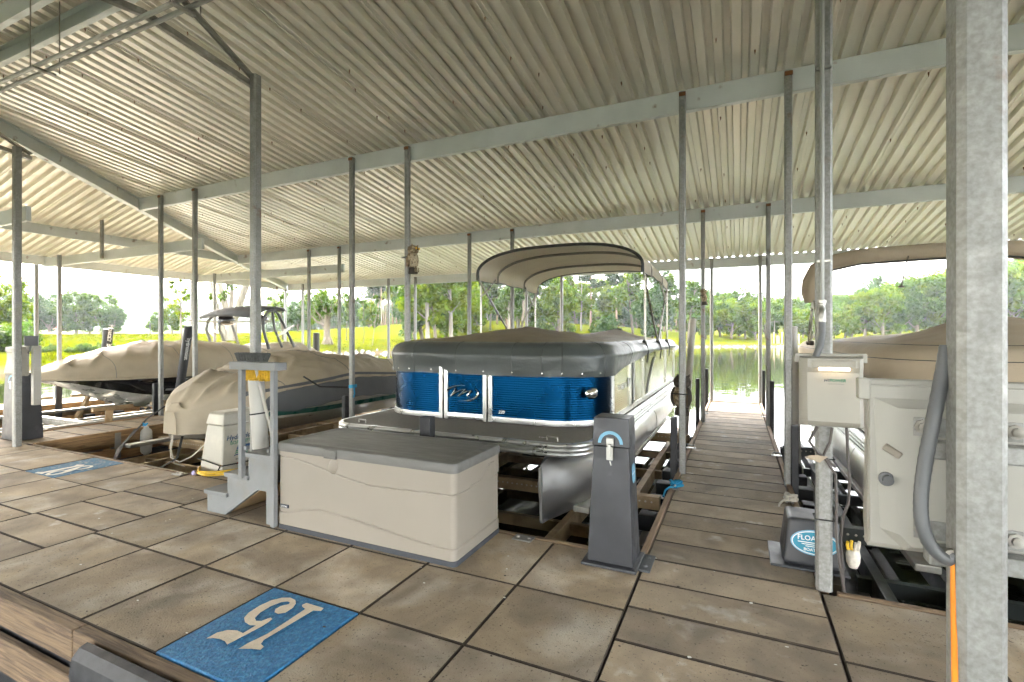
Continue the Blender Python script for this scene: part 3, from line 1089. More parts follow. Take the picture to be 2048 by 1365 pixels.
    # sides
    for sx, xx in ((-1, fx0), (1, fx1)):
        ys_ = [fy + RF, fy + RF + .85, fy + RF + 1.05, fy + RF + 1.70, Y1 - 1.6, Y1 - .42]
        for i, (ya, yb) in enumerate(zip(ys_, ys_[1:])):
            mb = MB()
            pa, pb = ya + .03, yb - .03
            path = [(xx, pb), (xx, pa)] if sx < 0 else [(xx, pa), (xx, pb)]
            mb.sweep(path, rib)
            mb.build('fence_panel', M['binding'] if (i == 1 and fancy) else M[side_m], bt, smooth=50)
        for yy in ys_:
            mb = MB(); mb.box(xx - .018, xx + .018, yy - .028, yy + .028, zd + .01, rim - .05); mb.build('fence_post', M['alu_trim'], bt, bevel=.004)
        mb = MB(); mb.box(xx - .016, xx + .016, fy + RF, Y1 - .4, zd + .012, zd + .062); mb.build('bottom_rail', M['alu_trim'], bt, bevel=.003)
        # broad fluted rub rail along the side of the deck
        xo = X0 if sx < 0 else X1
        mb = MB()
        for i in range(4):
            zz = zd - .02 - i * .034
            mb.tube([(xo + sx * .004, fy + .3, zz), (xo + sx * .004, Y1, zz)], .013, 6)
        mb.build('rub_rail', M['alu_trim'], bt, smooth=True)
    # fitted cover: dark skirt + tented top
    cp = rr_path(fx0, fx1, fy, Y1 - .30, RF, 14)
    secs = []
    m = len(cp)
    xmid = xc

    def skirt_low(p):
        if p[0] > fx1 - .02 and p[1] > fy + RF:
            t = (p[1] - fy - RF)
            return skirt_z + (.02 + .05 * min(1, t / .8) + .09 * max(0, min(1, (t - 1.0) / 1.2))) * (1 if fancy else .3)
        return skirt_z
    rings = []
    off = [(-.13, rim + .020), (-.06, rim + .012), (-.01, rim - .012), (.025, rim - .05), (.042, rim - .09), (.050, rim - .10), (.046, rim - .13), (.042, None)]
    for i in range(m):
        a = cp[max(i - 1, 0)]; c = cp[min(i + 1, m - 1)]
        dx, dy = c[0] - a[0], c[1] - a[1]; l = math.hypot(dx, dy) or 1
        nx, ny = dy / l, -dx / l
        p = cp[i]
        row = []
        lowz = skirt_low(p)
        full = off[:-1] + [(.044 - .004 * j, lerp(rim - .13, lowz, j / 5)) for j in range(1, 6)]
        for j, (o_, z) in enumerate(full):
            w_ = .010 * nz(p[0] * 2.2 + p[1] * 1.7, z * 5, 3.1) * (1 + 1.6 * max(0, j - 5) / 5)
            w_ += .030 * (abs(nz(p[0] * 3.1 + p[1] * 2.7, z * 2.2, 8.3)) - .2) * max(0, j - 5) / 5 + .012 * abs(nz(p[0] * 6 - z * 9, p[1] * 6 + z * 5, 1.3)) * min(1, max(0, j - 5) / 2)
            if fancy and p[0] > fx1 - .02 and p[1] > fy + 2.6:
                w_ += .035 * nz(p[1] * 5, z * 6, 1.7)
            sag = .006 * nz(p[0] * 3, p[1] * 3, 5.5)
            row.append((p[0] + nx * (o_ + w_), p[1] + ny * (o_ + w_), z + sag + (.012 * nz(p[0] * 4, p[1] * 4, 9.) if j == len(full) - 1 else 0)))
        rings.append(row)
    mb = MB(); mb.loft(rings)
    sk = mb.build('cover_skirt', M[skirt_m], bt, smooth=60)
    # snap studs along the hem
    st = MB()
    for i in range(2, m - 2):
        p = cp[i]
        if i % 3 == 0 and p[1] < fy + .3:
            q = rings[i][-2]
            st.lathe([(.008, 0), (.008, -.006), (.004, -.009)], q, 8, 'y')
    so_ = st.build('snap_studs', M['chrome'], sk); so_['kind'] = 'stuff'
    # stitched seams (thin cords)
    sm = MB()
    for i in (() if not fancy else (16, 19, 22, 28, 33, 39, 42, 45, 52, 58, 64)):
        if i < m:
            sm.tube([tuple(q) for q in rings[i]], .0035, 4)
    if not fancy:
        for jj in (0, 4):
            sm.tube([tuple(r_[jj]) for r_ in rings], .004, 4)
    so_ = sm.build('cover_seams', M['binding'], sk); so_['kind'] = 'stuff'

    # tented top
    y0c, y1c = fy + .12, Y1 - .42
    nu, nv = 44, 90
    secs = []
    for j in range(nv + 1):
        y = lerp(y0c, y1c, j / nv)
        dyf = y - y0c
        rr = RF - .12
        wfull = (fx1 - fx0) / 2 - .12
        w_ = wfull if dyf >= rr else wfull - rr + math.sqrt(max(0, rr * rr - (rr - dyf) ** 2))
        row = []
        for i in range(nu + 1):
            u = -1 + 2 * i / nu
            x = (fx0 + fx1) / 2 + u * w_
            edge = min(1 - abs(u), (dyf) / 1.2 + (0 if j else 0), (y1c - y) / .8 + .0)
            e = max(0, min(1, edge * 1.9))
            e = e ** .72
            h = 0
            for (px, py, ph, sg) in poles:
                d_ = math.hypot(x - px, (y - py))
                h = max(h, ph * math.exp(-d_ / sg))
            hs = sum(.5 * ph * math.exp(-math.hypot(x - px, y - py) / sg) for px, py, ph, sg in poles)
            z = rim + .016 + e * (h * .8 + hs * .15) + e * .014 * nz(x * 2.5, y * 2.5, 2.2) + e * .010 * nz(x * 6 + y * 4, y * 2, 4.2)
            row.append((x, y, z))
        secs.append(row)
    mb = MB(); mb.loft(secs)
    tp = mb.build('cover_top', M[top_m], bt, smooth=60)
    tp.data.flip_normals()
    for (px, py, ph, sg) in poles[:2]:
        zz = rim + ph * .86
        mb = MB(); mb.lathe([(.05, 0), (.05, .014), (.03, .024)], (px, py, zz - .01), 14); mb.build('pole_cap', M['binding'], bt, smooth=True)
    # outboard at the stern, under its own hood
    mb = MB()
    mb.loft([[(xc + a * .22, Y1 + .1 + .12 + b_ * .32, z) for a, b_ in [(math.cos(q), math.sin(q)) for q in np.linspace(0, 2 * math.pi, 13)[:-1]]] for z in (zd + .15, zd + .45, zd + .62)], True, True, True)
    mb.box(xc - .07, xc + .07, Y1 + .1, Y1 + .35, zd - .6, zd + .16)
    mb.build('outboard_motor', M['hull_black'], bt, smooth=50)
    return bt, gate


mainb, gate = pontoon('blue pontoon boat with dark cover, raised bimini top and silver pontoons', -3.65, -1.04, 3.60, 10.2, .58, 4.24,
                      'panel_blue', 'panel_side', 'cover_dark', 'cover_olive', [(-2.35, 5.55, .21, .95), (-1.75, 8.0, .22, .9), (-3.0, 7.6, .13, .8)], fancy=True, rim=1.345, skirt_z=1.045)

# emblem on the gate: swept chrome strokes
gxc, gzc, gyc = -2.493, .853, 4.236
ex, ez = .000508, .000437


def GP(a, b_):
    return (gxc + a * ex, gyc - .012, gzc - b_ * ez + a * .00002)


def ell(a0, a1, n=18):
    return [GP(365 * math.cos(rad(lerp(a0, a1, i / n))), -178 * math.sin(rad(lerp(a0, a1, i / n)))) for i in range(n + 1)]


def taper(n, r):
    return [r * (.35 + .65 * math.sin(math.pi * i / (n - 1))) for i in range(n)]


em = MB()
p = ell(78, 215); em.tube(p, taper(len(p), .009), 6)
eo = em.build('emblem_ring', M['chrome'], gate, smooth=True)
em = MB(); p = ell(258, 392); em.tube(p, taper(len(p), .010), 6); em.build('emblem_ring', M['chrome'], gate, smooth=True)
em = MB()
em.tube([GP(-240, 60), GP(-190, -20), GP(-150, -85), GP(-130, -105), (GP(-165, -100))], .0065, 6)
em.tube([GP(-228, 48), GP(-150, -5), GP(-60, -55), GP(30, -85), GP(85, -85)], .006, 6)
em.tube([GP(85, -85), GP(40, -40), GP(-30, 30), GP(-80, 62), GP(-40, 45)], .0075, 6)
em.tube([GP(-60, 52), GP(30, 0), GP(120, -45), GP(215, -62)], .006, 6)
em.tube([GP(215, -62), GP(180, -10), GP(125, 50), GP(135, 75), GP(190, 88)], .0075, 6)
eo = em.build('emblem_letter', M['chrome'], gate, smooth=True); eo['kind'] = 'stuff'
# 220 on the right front panel, registration on the right side
t2 = text_mb('220', lambda u, v: (-2.06 + u, 4.2335, .678 + v), .042, 'CENTER', .25, .0006)
o = t2.build('model_number', M['white_print'], mainb); o['kind'] = 'stuff'
sx_ = -1.11 + .0065
t2 = text_mb('TN 8862 YH', lambda u, v: (sx_, 5.20 + u, .86 + v), .085, 'CENTER', 0, .001)
o = t2.build('registration', M['white_print'], mainb); o['kind'] = 'stuff'
mb = MB(); mb.add([(sx_, 5.47, .86), (sx_, 5.55, .86), (sx_, 5.55, .96), (sx_, 5.47, .96)], [(0, 1, 2, 3)])
mb.build('registration_sticker', M['white_print'], mainb)
# dark swoosh graphic on the side
pts = []
for i in range(12):
    q = i / 11
    pts.append((6.75 + .62 * q ** 1.5 + .0, .66 + .46 * q))
mb = MB(); mb.loft([[(sx_, a - .05, z), (sx_, a + .05 + .05 * i / 11, z)] for i, (a, z) in enumerate(pts)]); mb.build('side_stripe', M['binding'], mainb)
mb = MB(); mb.loft([[(sx_ + .001, a + .065 + .05 * i / 11, z), (sx_ + .001, a + .09 + .05 * i / 11, z)] for i, (a, z) in enumerate(pts)]); mb.build('side_stripe', M['white_print'], mainb)
# docking light on the right front corner
lt = MB(); lt.lathe([(.0, -.10), (.035, -.085), (.052, -.045), (.056, 0), (.046, .008), (0, .010)], (-1.205, 4.36, .905), 16, 'y')
lo = lt.build('docking_light', M['chrome'], mainb, smooth=True)
# stanchion fittings at the front edge of the deck
for xx in (-3.30, -1.35):
    mb = MB(); mb.tube([(xx - .05, 3.72, .582), (xx - .05, 3.72, .612), (xx + .05, 3.70, .612), (xx + .05, 3.70, .582)], .007, 6); mb.build('deck_cleat', M['stainless'], mainb, smooth=True)
t2 = text_mb('VIP', lambda u, v: (-1.47 + u, 3.78 + v, .583), .05, 'CENTER'); o = t2.build('deck_lettering', M['white_print'], mainb); o['kind'] = 'stuff'
# bimini top
XL, XRr = -3.56, -1.12
YF, YB = 6.50, 8.95


def bim_z(x, y):
    u = (x - (XL + XRr) / 2) / ((XRr - XL) / 2)
    s = (1 - abs(u) ** 2.8) ** .5 if abs(u) < 1 else 0
    v = (y - YF) / (YB - YF)
    crown = .33 - .05 * v
    sag = .02 * math.sin(v * math.pi * 3) ** 2
    return 2.36 + .045 * math.sin(math.pi * v) + crown * s - sag - .02 * v


nu, nv = 28, 18
secs = []
for j in range(nv + 1):
    y = lerp(YF, YB, j / nv)
    row = []
    for i in range(nu + 1):
        a = -math.pi / 2 + math.pi * i / nu
        x = (XL + XRr) / 2 + (XRr - XL) / 2 * math.sin(a)
        row.append((x, y, bim_z(x, y)))
    row = [(row[0][0], row[0][1], row[0][2] - .10)] + row + [(row[-1][0], row[-1][1], row[-1][2] - .10)]
    secs.append(row)
mb = MB(); mb.loft(secs)
bim = mb.build('bimini_canopy', M['bimini_cloth'], mainb, smooth=60)
sol = bim.modifiers.new('thick', 'SOLIDIFY'); sol.thickness = .006; sol.offset = 1
for j in (0, nv):
    mb = MB(); mb.tube([(p_[0], p_[1], p_[2]) for p_ in secs[j]], .022 if j == 0 else .016, 6); mb.build('edge_binding', M['binding'], bim, smooth=True)
for i in (0, nu + 2):
    mb = MB(); mb.tube([secs[j][i] for j in range(nv + 1)], .007, 5); mb.build('edge_binding', M['binding'], bim, smooth=True)
# sewn pockets for the inner bows
for jy in (5, 13):
    mb = MB(); mb.tube([(p_[0], p_[1], p_[2] - .022) for p_ in secs[jy]], .020, 6); mb.build('bow_pocket', M['bow_sleeve'], bim, smooth=True)
PV = {XL: (7.83, 1.36), XRr: (7.83, 1.36)}
for xx in (XL, XRr):
    s = 1 if xx == XRr else -1
    zb = bim_z(xx, YF) - .10
    mb = MB(); mb.tube([(xx, YF + .02, zb + .12), (xx, YF + .05, zb), (xx, 7.80, 1.36)], .0155, 8); mb.build('bimini_leg', M['frame_tube'], bim, smooth=True)
    mb = MB(); mb.tube([(xx, YB - .02, zb + .10), (xx, YB - .05, zb), (xx, 7.86, 1.36)], .0155, 8); mb.build('bimini_leg', M['frame_tube'], bim, smooth=True)
    mb = MB(); mb.tube([(xx - s * .03, YF + .55, zb + .06), (xx, YF + .30, zb - .14), (xx, YF + .13, zb - .22)], .014, 8); mb.build('bimini_leg', M['frame_tube'], bim, smooth=True)
    mb = MB(); mb.tube([(xx - s * .03, YB - .70, zb + .06), (xx, YB - .35, zb - .16), (xx, YB - .20, zb - .25)], .014, 8); mb.build('bimini_leg', M['frame_tube'], bim, smooth=True)
    mb = MB(); mb.tube([(xx + s * .01, YF + .13, zb - .02), (xx + s * .01, YF + .13, 1.33)], .0155, 8); mb.build('bimini_strut', M['frame_tube'], bim, smooth=True)
    mb = MB(); mb.tube([(xx + s * .01, YB - .10, zb - .02), (xx + s * .01, YB - .10, 1.33)], .0155, 8); mb.build('bimini_strut', M['frame_tube'], bim, smooth=True)
    for yy in (YF + .13, 7.83, YB - .10):
        mb = MB(); mb.lathe([(.02, 0), (.032, .02), (.03, .05), (.016, .07)], (xx, yy, 1.30), 10)
        mb.tube([(xx + s * .02, yy, 1.34), (xx + s * .06, yy - .05, 1.22), (xx + s * .05, yy - .10, 1.08)], .010, 5)
        mb.build('strut_boot', M['binding'], mainb, smooth=True)

# ---- right-hand pontoon boat under a tan cover
rb, rgate = pontoon('pontoon boat under a tan cover behind the white control boxes, bimini rolled in a boot', .98, 3.55, 4.0, 10.4, .55, 4.5,
                    'panel_bronze', 'panel_bronze', 'cover_tan2', 'cover_tan2', [(1.95, 5.6, .30, .95), (2.9, 5.9, .30, .95), (2.3, 8.4, .15, 1.2)], rim=1.33, skirt_z=.98)
boot = []
for (x, z, r) in [(.95, 1.90, .085), (.93, 2.02, .115), (.95, 2.18, .125), (1.02, 2.34, .125), (1.18, 2.43, .115), (1.5, 2.49, .11), (2.25, 2.51, .11), (3.0, 2.49, .11), (3.32, 2.43, .115), (3.48, 2.34, .125), (3.55, 2.18, .125), (3.57, 2.02, .115), (3.55, 1.9, .085)]:
    boot.append((x, z, r))
mb = MB(); mb.tube([(x, 8.0 + .02 * math.sin(3 * x), z) for x, z, r in boot], [r for x, z, r in boot], 14)
rbm = mb.build('bimini_boot', M['cover_tan2'], rb, smooth=60)
mb = MB(); mb.tube([(x, 7.93, z - .10) for x, z, r in boot[3:10]], .012, 5); mb.build('boot_zipper', M['binding'], rbm)
for xx in (.96, 3.55):
    s = -1 if xx < 2 else 1
    for ya, yb, zb_ in ((8.0, 8.45, 1.30), (8.0, 7.35, 1.30), (8.03, 8.15, 1.30)):
        mb = MB(); mb.tube([(xx, ya, 2.0), (xx + s * .01, yb, zb_)], .0135, 8); mb.build('bimini_leg', M['frame_tube'], rb, smooth=True)
    for yy in (7.35, 8.15, 8.45):
        mb = MB(); mb.lathe([(.02, 0), (.04, .02), (.03, .06)], (xx, yy, 1.29), 8); mb.build('strut_boot', M['owl_dark'], rb, smooth=True)
mb = MB(); mb.tube([(1.93, 7.6, 2.42), (1.86, 7.6, 2.05)], .008, 6); mb.lathe([(.035, 0), (.035, .015), (.012, .03)], (1.86, 7.6, 2.03), 10); mb.build('anchor_light', M['owl_dark'], rb, smooth=True)


# ---- two boats with V hulls under covers
def hull_boat(label, xc, ybow, ystern, hb, hbf, top, rail, keel, fold, skirt=None, tan='cover_tan', cols=('hull_grey', 'hull_black'), blunt=.0, drape=None, seed=1, grp=None, bp_=(2.3, .75)):
    bt = thing('covered_boat', label, 'boat', (xc, ybow, keel[-1][1]), grp)
    ns = 150
    ysx = [ybow + (ystern - ybow) * (i / ns) ** 1.25 for i in range(ns + 1)]

    def half(y):
        t = min(1, max(0, (y - ybow) / hbf))
        return max(.03 + blunt, hb * (1 - (1 - t) ** bp_[0]) ** bp_[1] if t > 0 else .03 + blunt)
    lower, upper = [], []
    for y in ysx:
        h = max(half(y) - .02, .02); r = sinterp(rail, y); k_ = min(sinterp(keel, y), r - .03)
        ch = (h * .80, lerp(k_, r, .42))
        lower.append([(xc - ch[0], y, ch[1]), (xc - ch[0] * .5, y, lerp(k_, ch[1], .42)), (xc, y, k_), (xc + ch[0] * .5, y, lerp(k_, ch[1], .42)), (xc + ch[0], y, ch[1])])
        for s in (0,):
            pass
        upper.append([(xc + ch[0], y, ch[1]), (xc + lerp(ch[0], h, .5), y, lerp(ch[1], r, .45)), (xc + h * .985, y, lerp(ch[1], r, .8)), (xc + h, y, r),
                      (xc - h, y, r), (xc - h * .985, y, lerp(ch[1], r, .8)), (xc - lerp(ch[0], h, .5), y, lerp(ch[1], r, .45)), (xc - ch[0], y, ch[1])])
    mb = MB(); mb.loft(lower, False, False, True); mb.build('hull_bottom', M[cols[0]], bt, smooth=35, fix=True)
    mb = MB(); mb.loft(upper, False, False, True); hs_ = mb.build('hull_side', M[cols[1]], bt, smooth=35, fix=True)
    # cover
    nu = 72
    secs = []
    for j, y in enumerate(ysx):
        h = half(y) + .015; r = sinterp(rail, y); tz = sinterp(top, y)
        low = drape(y) if drape else r - .05
        row = []
        for i in range(nu + 1):
            a = math.pi * i / nu
            ca, sa = math.cos(a), math.sin(a)
            x = xc + h * math.copysign(abs(ca) ** .62, ca)
            z = r + (tz - r) * abs(sa) ** .85
            wx_ = .9 * nz((x - xc) * .9, y * .9, seed)
            q1 = y * 1.9 + (x - xc) * 1.5 + wx_ * 1.6
            q2 = y * 3.4 - (x - xc) * 1.3 + wx_ * 2.3 + 2.
            m1 = max(0, .35 + nz((x - xc) * .8 + 5, y * .7, seed + 4)); m2 = max(0, .3 + nz((x - xc) * 1.1 - 3, y * .9, seed + 6))
            r1 = (1 - abs(math.sin(math.pi * q1))) ** 2; r2 = (1 - abs(math.sin(math.pi * q2))) ** 2
            fd = fold * (.55 * nz((x - xc) * .8 + seed * 7, y * 1.6, seed) + 1.0 * r1 * m1 + .75 * r2 * m2 - .35)
            fd *= (.25 + sa * .9)
            row.append((x, y + fd * .3, z + fd))
        s_ = .012
        lowL = []
        for s, x in ((1, xc + h + .004), (-1, xc - h - .004)):
            seg = []
            for q in range(1, 5):
                zz = lerp(r, low, q / 4)
                w_ = s_ * q / 4 * nz(y * 6, zz * 1.5, seed + 5) * 4
                seg.append((x + s * w_ + s * .01, y, zz))
            lowL.append(seg)
        secs.append(lowL[0][::-1] + row + lowL[1])
    mb = MB(); mb.loft(secs, False, True, True)
    cv = mb.build('boat_cover', M[tan], bt, smooth=60, fix=True)
    sm = MB()
    for j in (34, 62, 88, 112, 134):
        sm.tube([(q[0], q[1], q[2] + .002) for q in secs[j][3:-3]], .0045, 4)
    so_ = sm.build('cover_seams', M['cover_grey'], cv); so_['kind'] = 'stuff'
    return bt, hs_, cv, half


wake, whs, wcv, whalf = hull_boat('wake boat under a tan cover with folded tower, black hull, beyond the left finger pier', -11.15, 4.22, 10.0, 1.18, 2.6,
                                  [(4.2, .78), (4.73, .97), (5.27, 1.13), (5.78, 1.24), (6.45, 1.36), (7.2, 1.33), (8.46, 1.20), (9.2, 1.30), (9.5, 1.28), (10, 1.05)],
                                  [(4.2, .70), (5, .67), (7.2, .66), (10, .66)], [(4.2, .66), (4.65, .52), (5.11, .26), (5.6, .04), (6.45, -.1), (10, -.12)], .085, seed=2)
# hull graphics on the near side
mb = MB()
def wside(y, f):
    h = max(whalf(y) - .02, .02); r = .665
    k_ = sinterp([(4.2, .66), (4.65, .52), (5.11, .26), (5.6, .04), (6.45, -.1), (10, -.12)], y)
    cz = lerp(k_, r, .42)
    return (-11.15 + lerp(h * .80, h, f ** .6) + .006, y, lerp(cz, r, f))
mb.loft([[wside(5.9 + q * .25, .20 + .015 * q), wside(5.9 + q * .25, .30 + .03 * q)] for q in range(7)])
mb.build('hull_stripe', M['hull_silver'], wake)
# wake tower: tube arch, canvas, speakers, board racks
for xx in (-10.12, -12.18):
    tw = MB()
    s = 1 if xx > -11 else -1
    tw.tube([(xx, 8.18, 1.12), (xx, 8.02, 1.60), (xx - s * .03, 8.05, 1.82), (xx - s * .10, 8.22, 2.0), (xx - s * .14, 8.45, 2.06), (xx - s * .12, 8.55, 1.95), (xx, 8.92, 1.15)], .035, 8)
    tw.tube([(xx, 8.55, 1.15), (xx - s * .02, 8.35, 1.60), (xx - s * .08, 8.34, 2.0)], .03, 8)
    tw.build('tower_arch', M['flex_grey'], wake, smooth=True)
mb = MB()
secs = []
for y, z in ((7.75, 1.90), (8.0, 2.02), (8.2, 2.10), (8.5, 2.14), (8.72, 2.12), (8.76, 2.06)):
    secs.append([(lerp(-12.05, -10.25, i / 12), y, z + .05 * math.sin(math.pi * i / 12)) for i in range(13)])
mb.loft(secs); cvp = mb.build('tower_canopy', M['cover_grey'], wake, smooth=True); sol = cvp.modifiers.new('t', 'SOLIDIFY'); sol.thickness = .06
for xx in (-10.55, -11.75):
    for yy in (8.25,):
        mb = MB(); mb.lathe([(.05, -.2), (.11, -.17), (.125, -.05), (.125, .12), (.10, .17), (.0, .18)], (xx, yy, 1.82), 16, 'y'); mb.build('tower_speaker', M['hull_black'], wake, smooth=True)
for xx, s in ((-10.0, 1), (-12.3, -1)):
    for i in range(3):
        mb = MB(); mb.beam((xx, 8.3 + .1 * i, 1.42 + .07 * i), (xx + s * .28, 8.36 + .1 * i, 1.54 + .07 * i), .02, .035); mb.build('rack_fork', M['stainless'], wake)
mb = MB(); mb.beam((-10.2, 8.3, 1.78), (-12.1, 8.3, 1.78), .05, .04); mb.build('rack_bar', M['pvc'], wake)
mb = MB(); mb.beam((-12.1, 7.5, 1.80), (-12.1, 8.6, 1.78), .05, .03); mb.build('rack_bar', M['pvc'], wake)

midb, mhs, mcv, mhalf = hull_boat('cream boat under a rumpled tan cover with dark grey side skirt, behind the steps', -6.7, 3.93, 10.0, 1.17, 1.7,
                                  [(3.9, .44), (4.0, .56), (4.16, .66), (4.33, .76), (4.69, .89), (5.09, .96), (5.62, 1.16), (6.02, 1.23), (6.57, 1.16), (7.47, 1.01), (8.21, .80), (9.2, .72), (10, .7)],
                                  [(3.9, .40), (4.2, .54), (4.5, .62), (5, .70), (6, .78), (7.1, .72), (8.5, .66), (10, .62)], [(3.9, .10), (4.5, -.02), (5.5, -.08), (10, -.1)], .12, cols=('hull_cream', 'hull_cream'), blunt=.06, bp_=(2.0, .72),
                                  drape=lambda y: .15 if y < 4.25 else lerp(.15, sinterp([(3.9, .62), (4.5, .66), (5, .72), (6, .82), (7.1, .74), (8.5, .62), (10, .6)], y), min(1, (y - 4.25) / .5)), seed=5)
for s in (1, -1):
    secs = []
    for j in range(60):
        y = lerp(4.45, 9.9, j / 59)
        h = mhalf(y) + .01
        zt = sinterp([(3.9, .66), (4.5, .66), (5, .74), (6, .84), (7.1, .76), (8.5, .64), (10, .6)], y) + .02
        zb_ = interp([(4.4, .43), (5, .37), (5.5, .44), (6.2, .46), (7, .40), (8, .36), (10, .36)], y) + .02 * nz(y * 4, 0, 3)
        row = []
        for q in range(7):
            f = q / 6
            w_ = .02 * f * nz(y * 3.5, f * 1.5, 4) + .012 * nz(y * 9, f, 2) * f
            row.append((-6.7 + s * (h + .006 + w_ - .0 * f), y, lerp(zt, zb_, f)))
        secs.append(row)
    mb = MB(); mb.loft(secs); mb.build('cover_skirt', M['cover_grey'], midb, smooth=60)
    secs = []
    for j in range(40):
        y = lerp(4.7, 9.95, j / 39); h = mhalf(y) + .003
        r = sinterp([(3.9, .58), (4.5, .66), (5, .70), (6, .78), (7.1, .72), (8.5, .66), (10, .62)], y)
        secs.append([(-6.7 + s * (h - .02), y, .39), (-6.7 + s * (h - .04), y, .32)])
    mb = MB(); mb.loft(secs); mb.build('hull_stripe', M['hull_green'], midb)

# ================================================================== boat lifts in the slips
LL = ['tan beam boat lift below the blue pontoon boat', 'boat lift under the cream covered boat', 'boat lift with angled side arms under the wake boat', 'dark boat lift under the tan covered pontoon boat']


def lift(label, x0, x1, zl=-.32, m1='lift_beam', angled=False, arms=True):
    lf = thing('boat_lift', label, 'boat lift', ((x0 + x1) / 2, 3.4, -.7), 'boat lifts in the slips')
    w = x1 - x0
    for xx in (x0 + .42, x0 + .86, x1 - .86, x1 - .42):
        mb = MB(); mb.box(xx - .035, xx + .035, 3.26, 9.6, zl - .11, zl + .05); mb.build('long_beam', M[m1], lf, bevel=.004)
    for yy in (3.42, 4.35, 5.4, 6.5, 7.6, 8.8):
        mb = MB(); mb.box(x0 + .30, x1 - .30, yy - .03, yy + .03, zl - .09, zl + .015); mb.build('cross_beam', M[m1], lf, bevel=.004)
    for yy in (4.75, 7.9):
        mb = MB(); mb.box(x0 + .08, x1 - .08, yy - .045, yy + .045, zl + .12, zl + .24)
        cb = mb.build('cradle_beam', M[m1], lf, bevel=.004)
        ho = MB()
        for q in np.arange(x0 + .14, x1 - .1, .055):
            ho.lathe([(.010, 0), (.009, -.002)], (q, yy - .0452, zl + .19), 8, 'y')
        h_ = ho.build('punched_holes', M['rope_white'], cb); h_['kind'] = 'stuff'
    for xx in (x0 + .62, x1 - .62):
        mb = MB(); mb.box(xx - .07, xx + .07, 4.0, 9.0, zl + .25, zl + .30); mb.build('bunk', M['lift_galv'], lf, bevel=.008)
    for sx, xx in ((1, x0 + .18), (-1, x1 - .18)):
        for i, yy in enumerate(np.arange(4.6, 8.9, .55)):
            mb = MB(); mb.box(xx - .08, xx + .08, yy, yy + .16, zl - .05, zl + .09); mb.build('bumper_block', M['rubber'], lf, bevel=.012)
        mb = MB(); mb.box(xx - .04, xx + .04, 4.3, 9.3, zl - .15, zl - .06); mb.build('side_channel', M['lift_galv'], lf)
        mb = MB(); mb.lathe([(.0, 0), (.19, .04), (.2, .3), (.2, 5.0), (.19, 5.3), (0, 5.35)], (xx + sx * .1, 4.1, -.72), 16, 'y'); mb.build('float_tank', M['float_black'], lf, smooth=40)
        if angled:
            for yy in (4.6, 5.5, 6.8, 8.1):
                mb = MB(); mb.beam((xx - sx * .05, yy, -.5), (xx + sx * .22, yy + .18, .18), .10, .06); mb.build('side_arm', M['lift_beam'], lf, bevel=.004)
                mb = MB(); mb.box(xx + sx * .16 - .03, xx + sx * .16 + .03, yy - .1, yy + .5, .16, .22); mb.build('bunk_board', M['lift_beam'], lf, bevel=.004)
    return lf


lift(LL[0], -4.0 + .05, -.53 - .05)
lift(LL[1], -8.40, -4.98, zl=-.40)
lift(LL[2], -12.84, -9.42, zl=-.34, m1='lift_galv', angled=True)
lift(LL[3], .5, 3.9, zl=-.36, m1='cover_dark')

# ================================================================== things on the dock
# ---- beige storage chest
cx0, cx1, cy0, cy1 = -3.10, -1.575, 2.585, 3.205
ch = thing('deck_box', 'large beige plastic storage chest with dark grey lid in front of the blue boat', 'storage box', ((cx0 + cx1) / 2, (cy0 + cy1) / 2, 0))


def chest_path(x0, x1, y0, y1, r, nl=70, ns=26, nc=6):
    pts = []
    def seg(a, b_, n):
        for i in range(n):
            pts.append((lerp(a[0], b_[0], i / n), lerp(a[1], b_[1], i / n)))
    def arc(cx, cy, a0):
        for i in range(nc):
            a = a0 + math.pi / 2 * i / nc
            pts.append((cx + r * math.cos(a), cy + r * math.sin(a)))
    seg((x0 + r, y0), (x1 - r, y0), nl); arc(x1 - r, y0 + r, -math.pi / 2)
    seg((x1, y0 + r), (x1, y1 - r), ns); arc(x1 - r, y1 - r, 0)
    seg((x1 - r, y1), (x0 + r, y1), nl); arc(x0 + r, y1 - r, math.pi / 2)
    seg((x0, y1 - r), (x0, y0 + r), ns); arc(x0 + r, y0 + r, math.pi)
    return pts


cpth = chest_path(cx0, cx1, cy0, cy1, .035)


def chest_off(x, y, z):
    """grooves and swept belly lines of the moulding"""
    t = (x - cx0) / (cx1 - cx0)
    up = .535 - .115 * (1 - math.cos(math.pi * min(1, t / .62))) / 2 + (.02 * max(0, t - .62) / .38)
    if t < .03:
        up = .535
    lo = .105 + .085 * (1 - math.cos(math.pi * min(1, max(0, (1 - t) / .75)))) / 2 - .085 * (1 - math.cos(math.pi * min(1, max(0, (.30 - t) / .30)))) / 2 * .8
    if y > cy0 + .05:
        up = .445 - .01; lo = .105
        if x > cx1 - .05 and y > cy0 + .2 and y < cy1 - .1:
            q = (y - cy0 - .2) / .3
            up = .445 + .085 * max(0, min(1, (y - cy0 - .30) / .16))
    d = 0
    if z > up:
        d += .006
    if z < lo:
        d += .006
    g = max(0, 1 - abs(z - up) / .006) + max(0, 1 - abs(z - lo) / .006)
    return d - .009 * min(1, g)


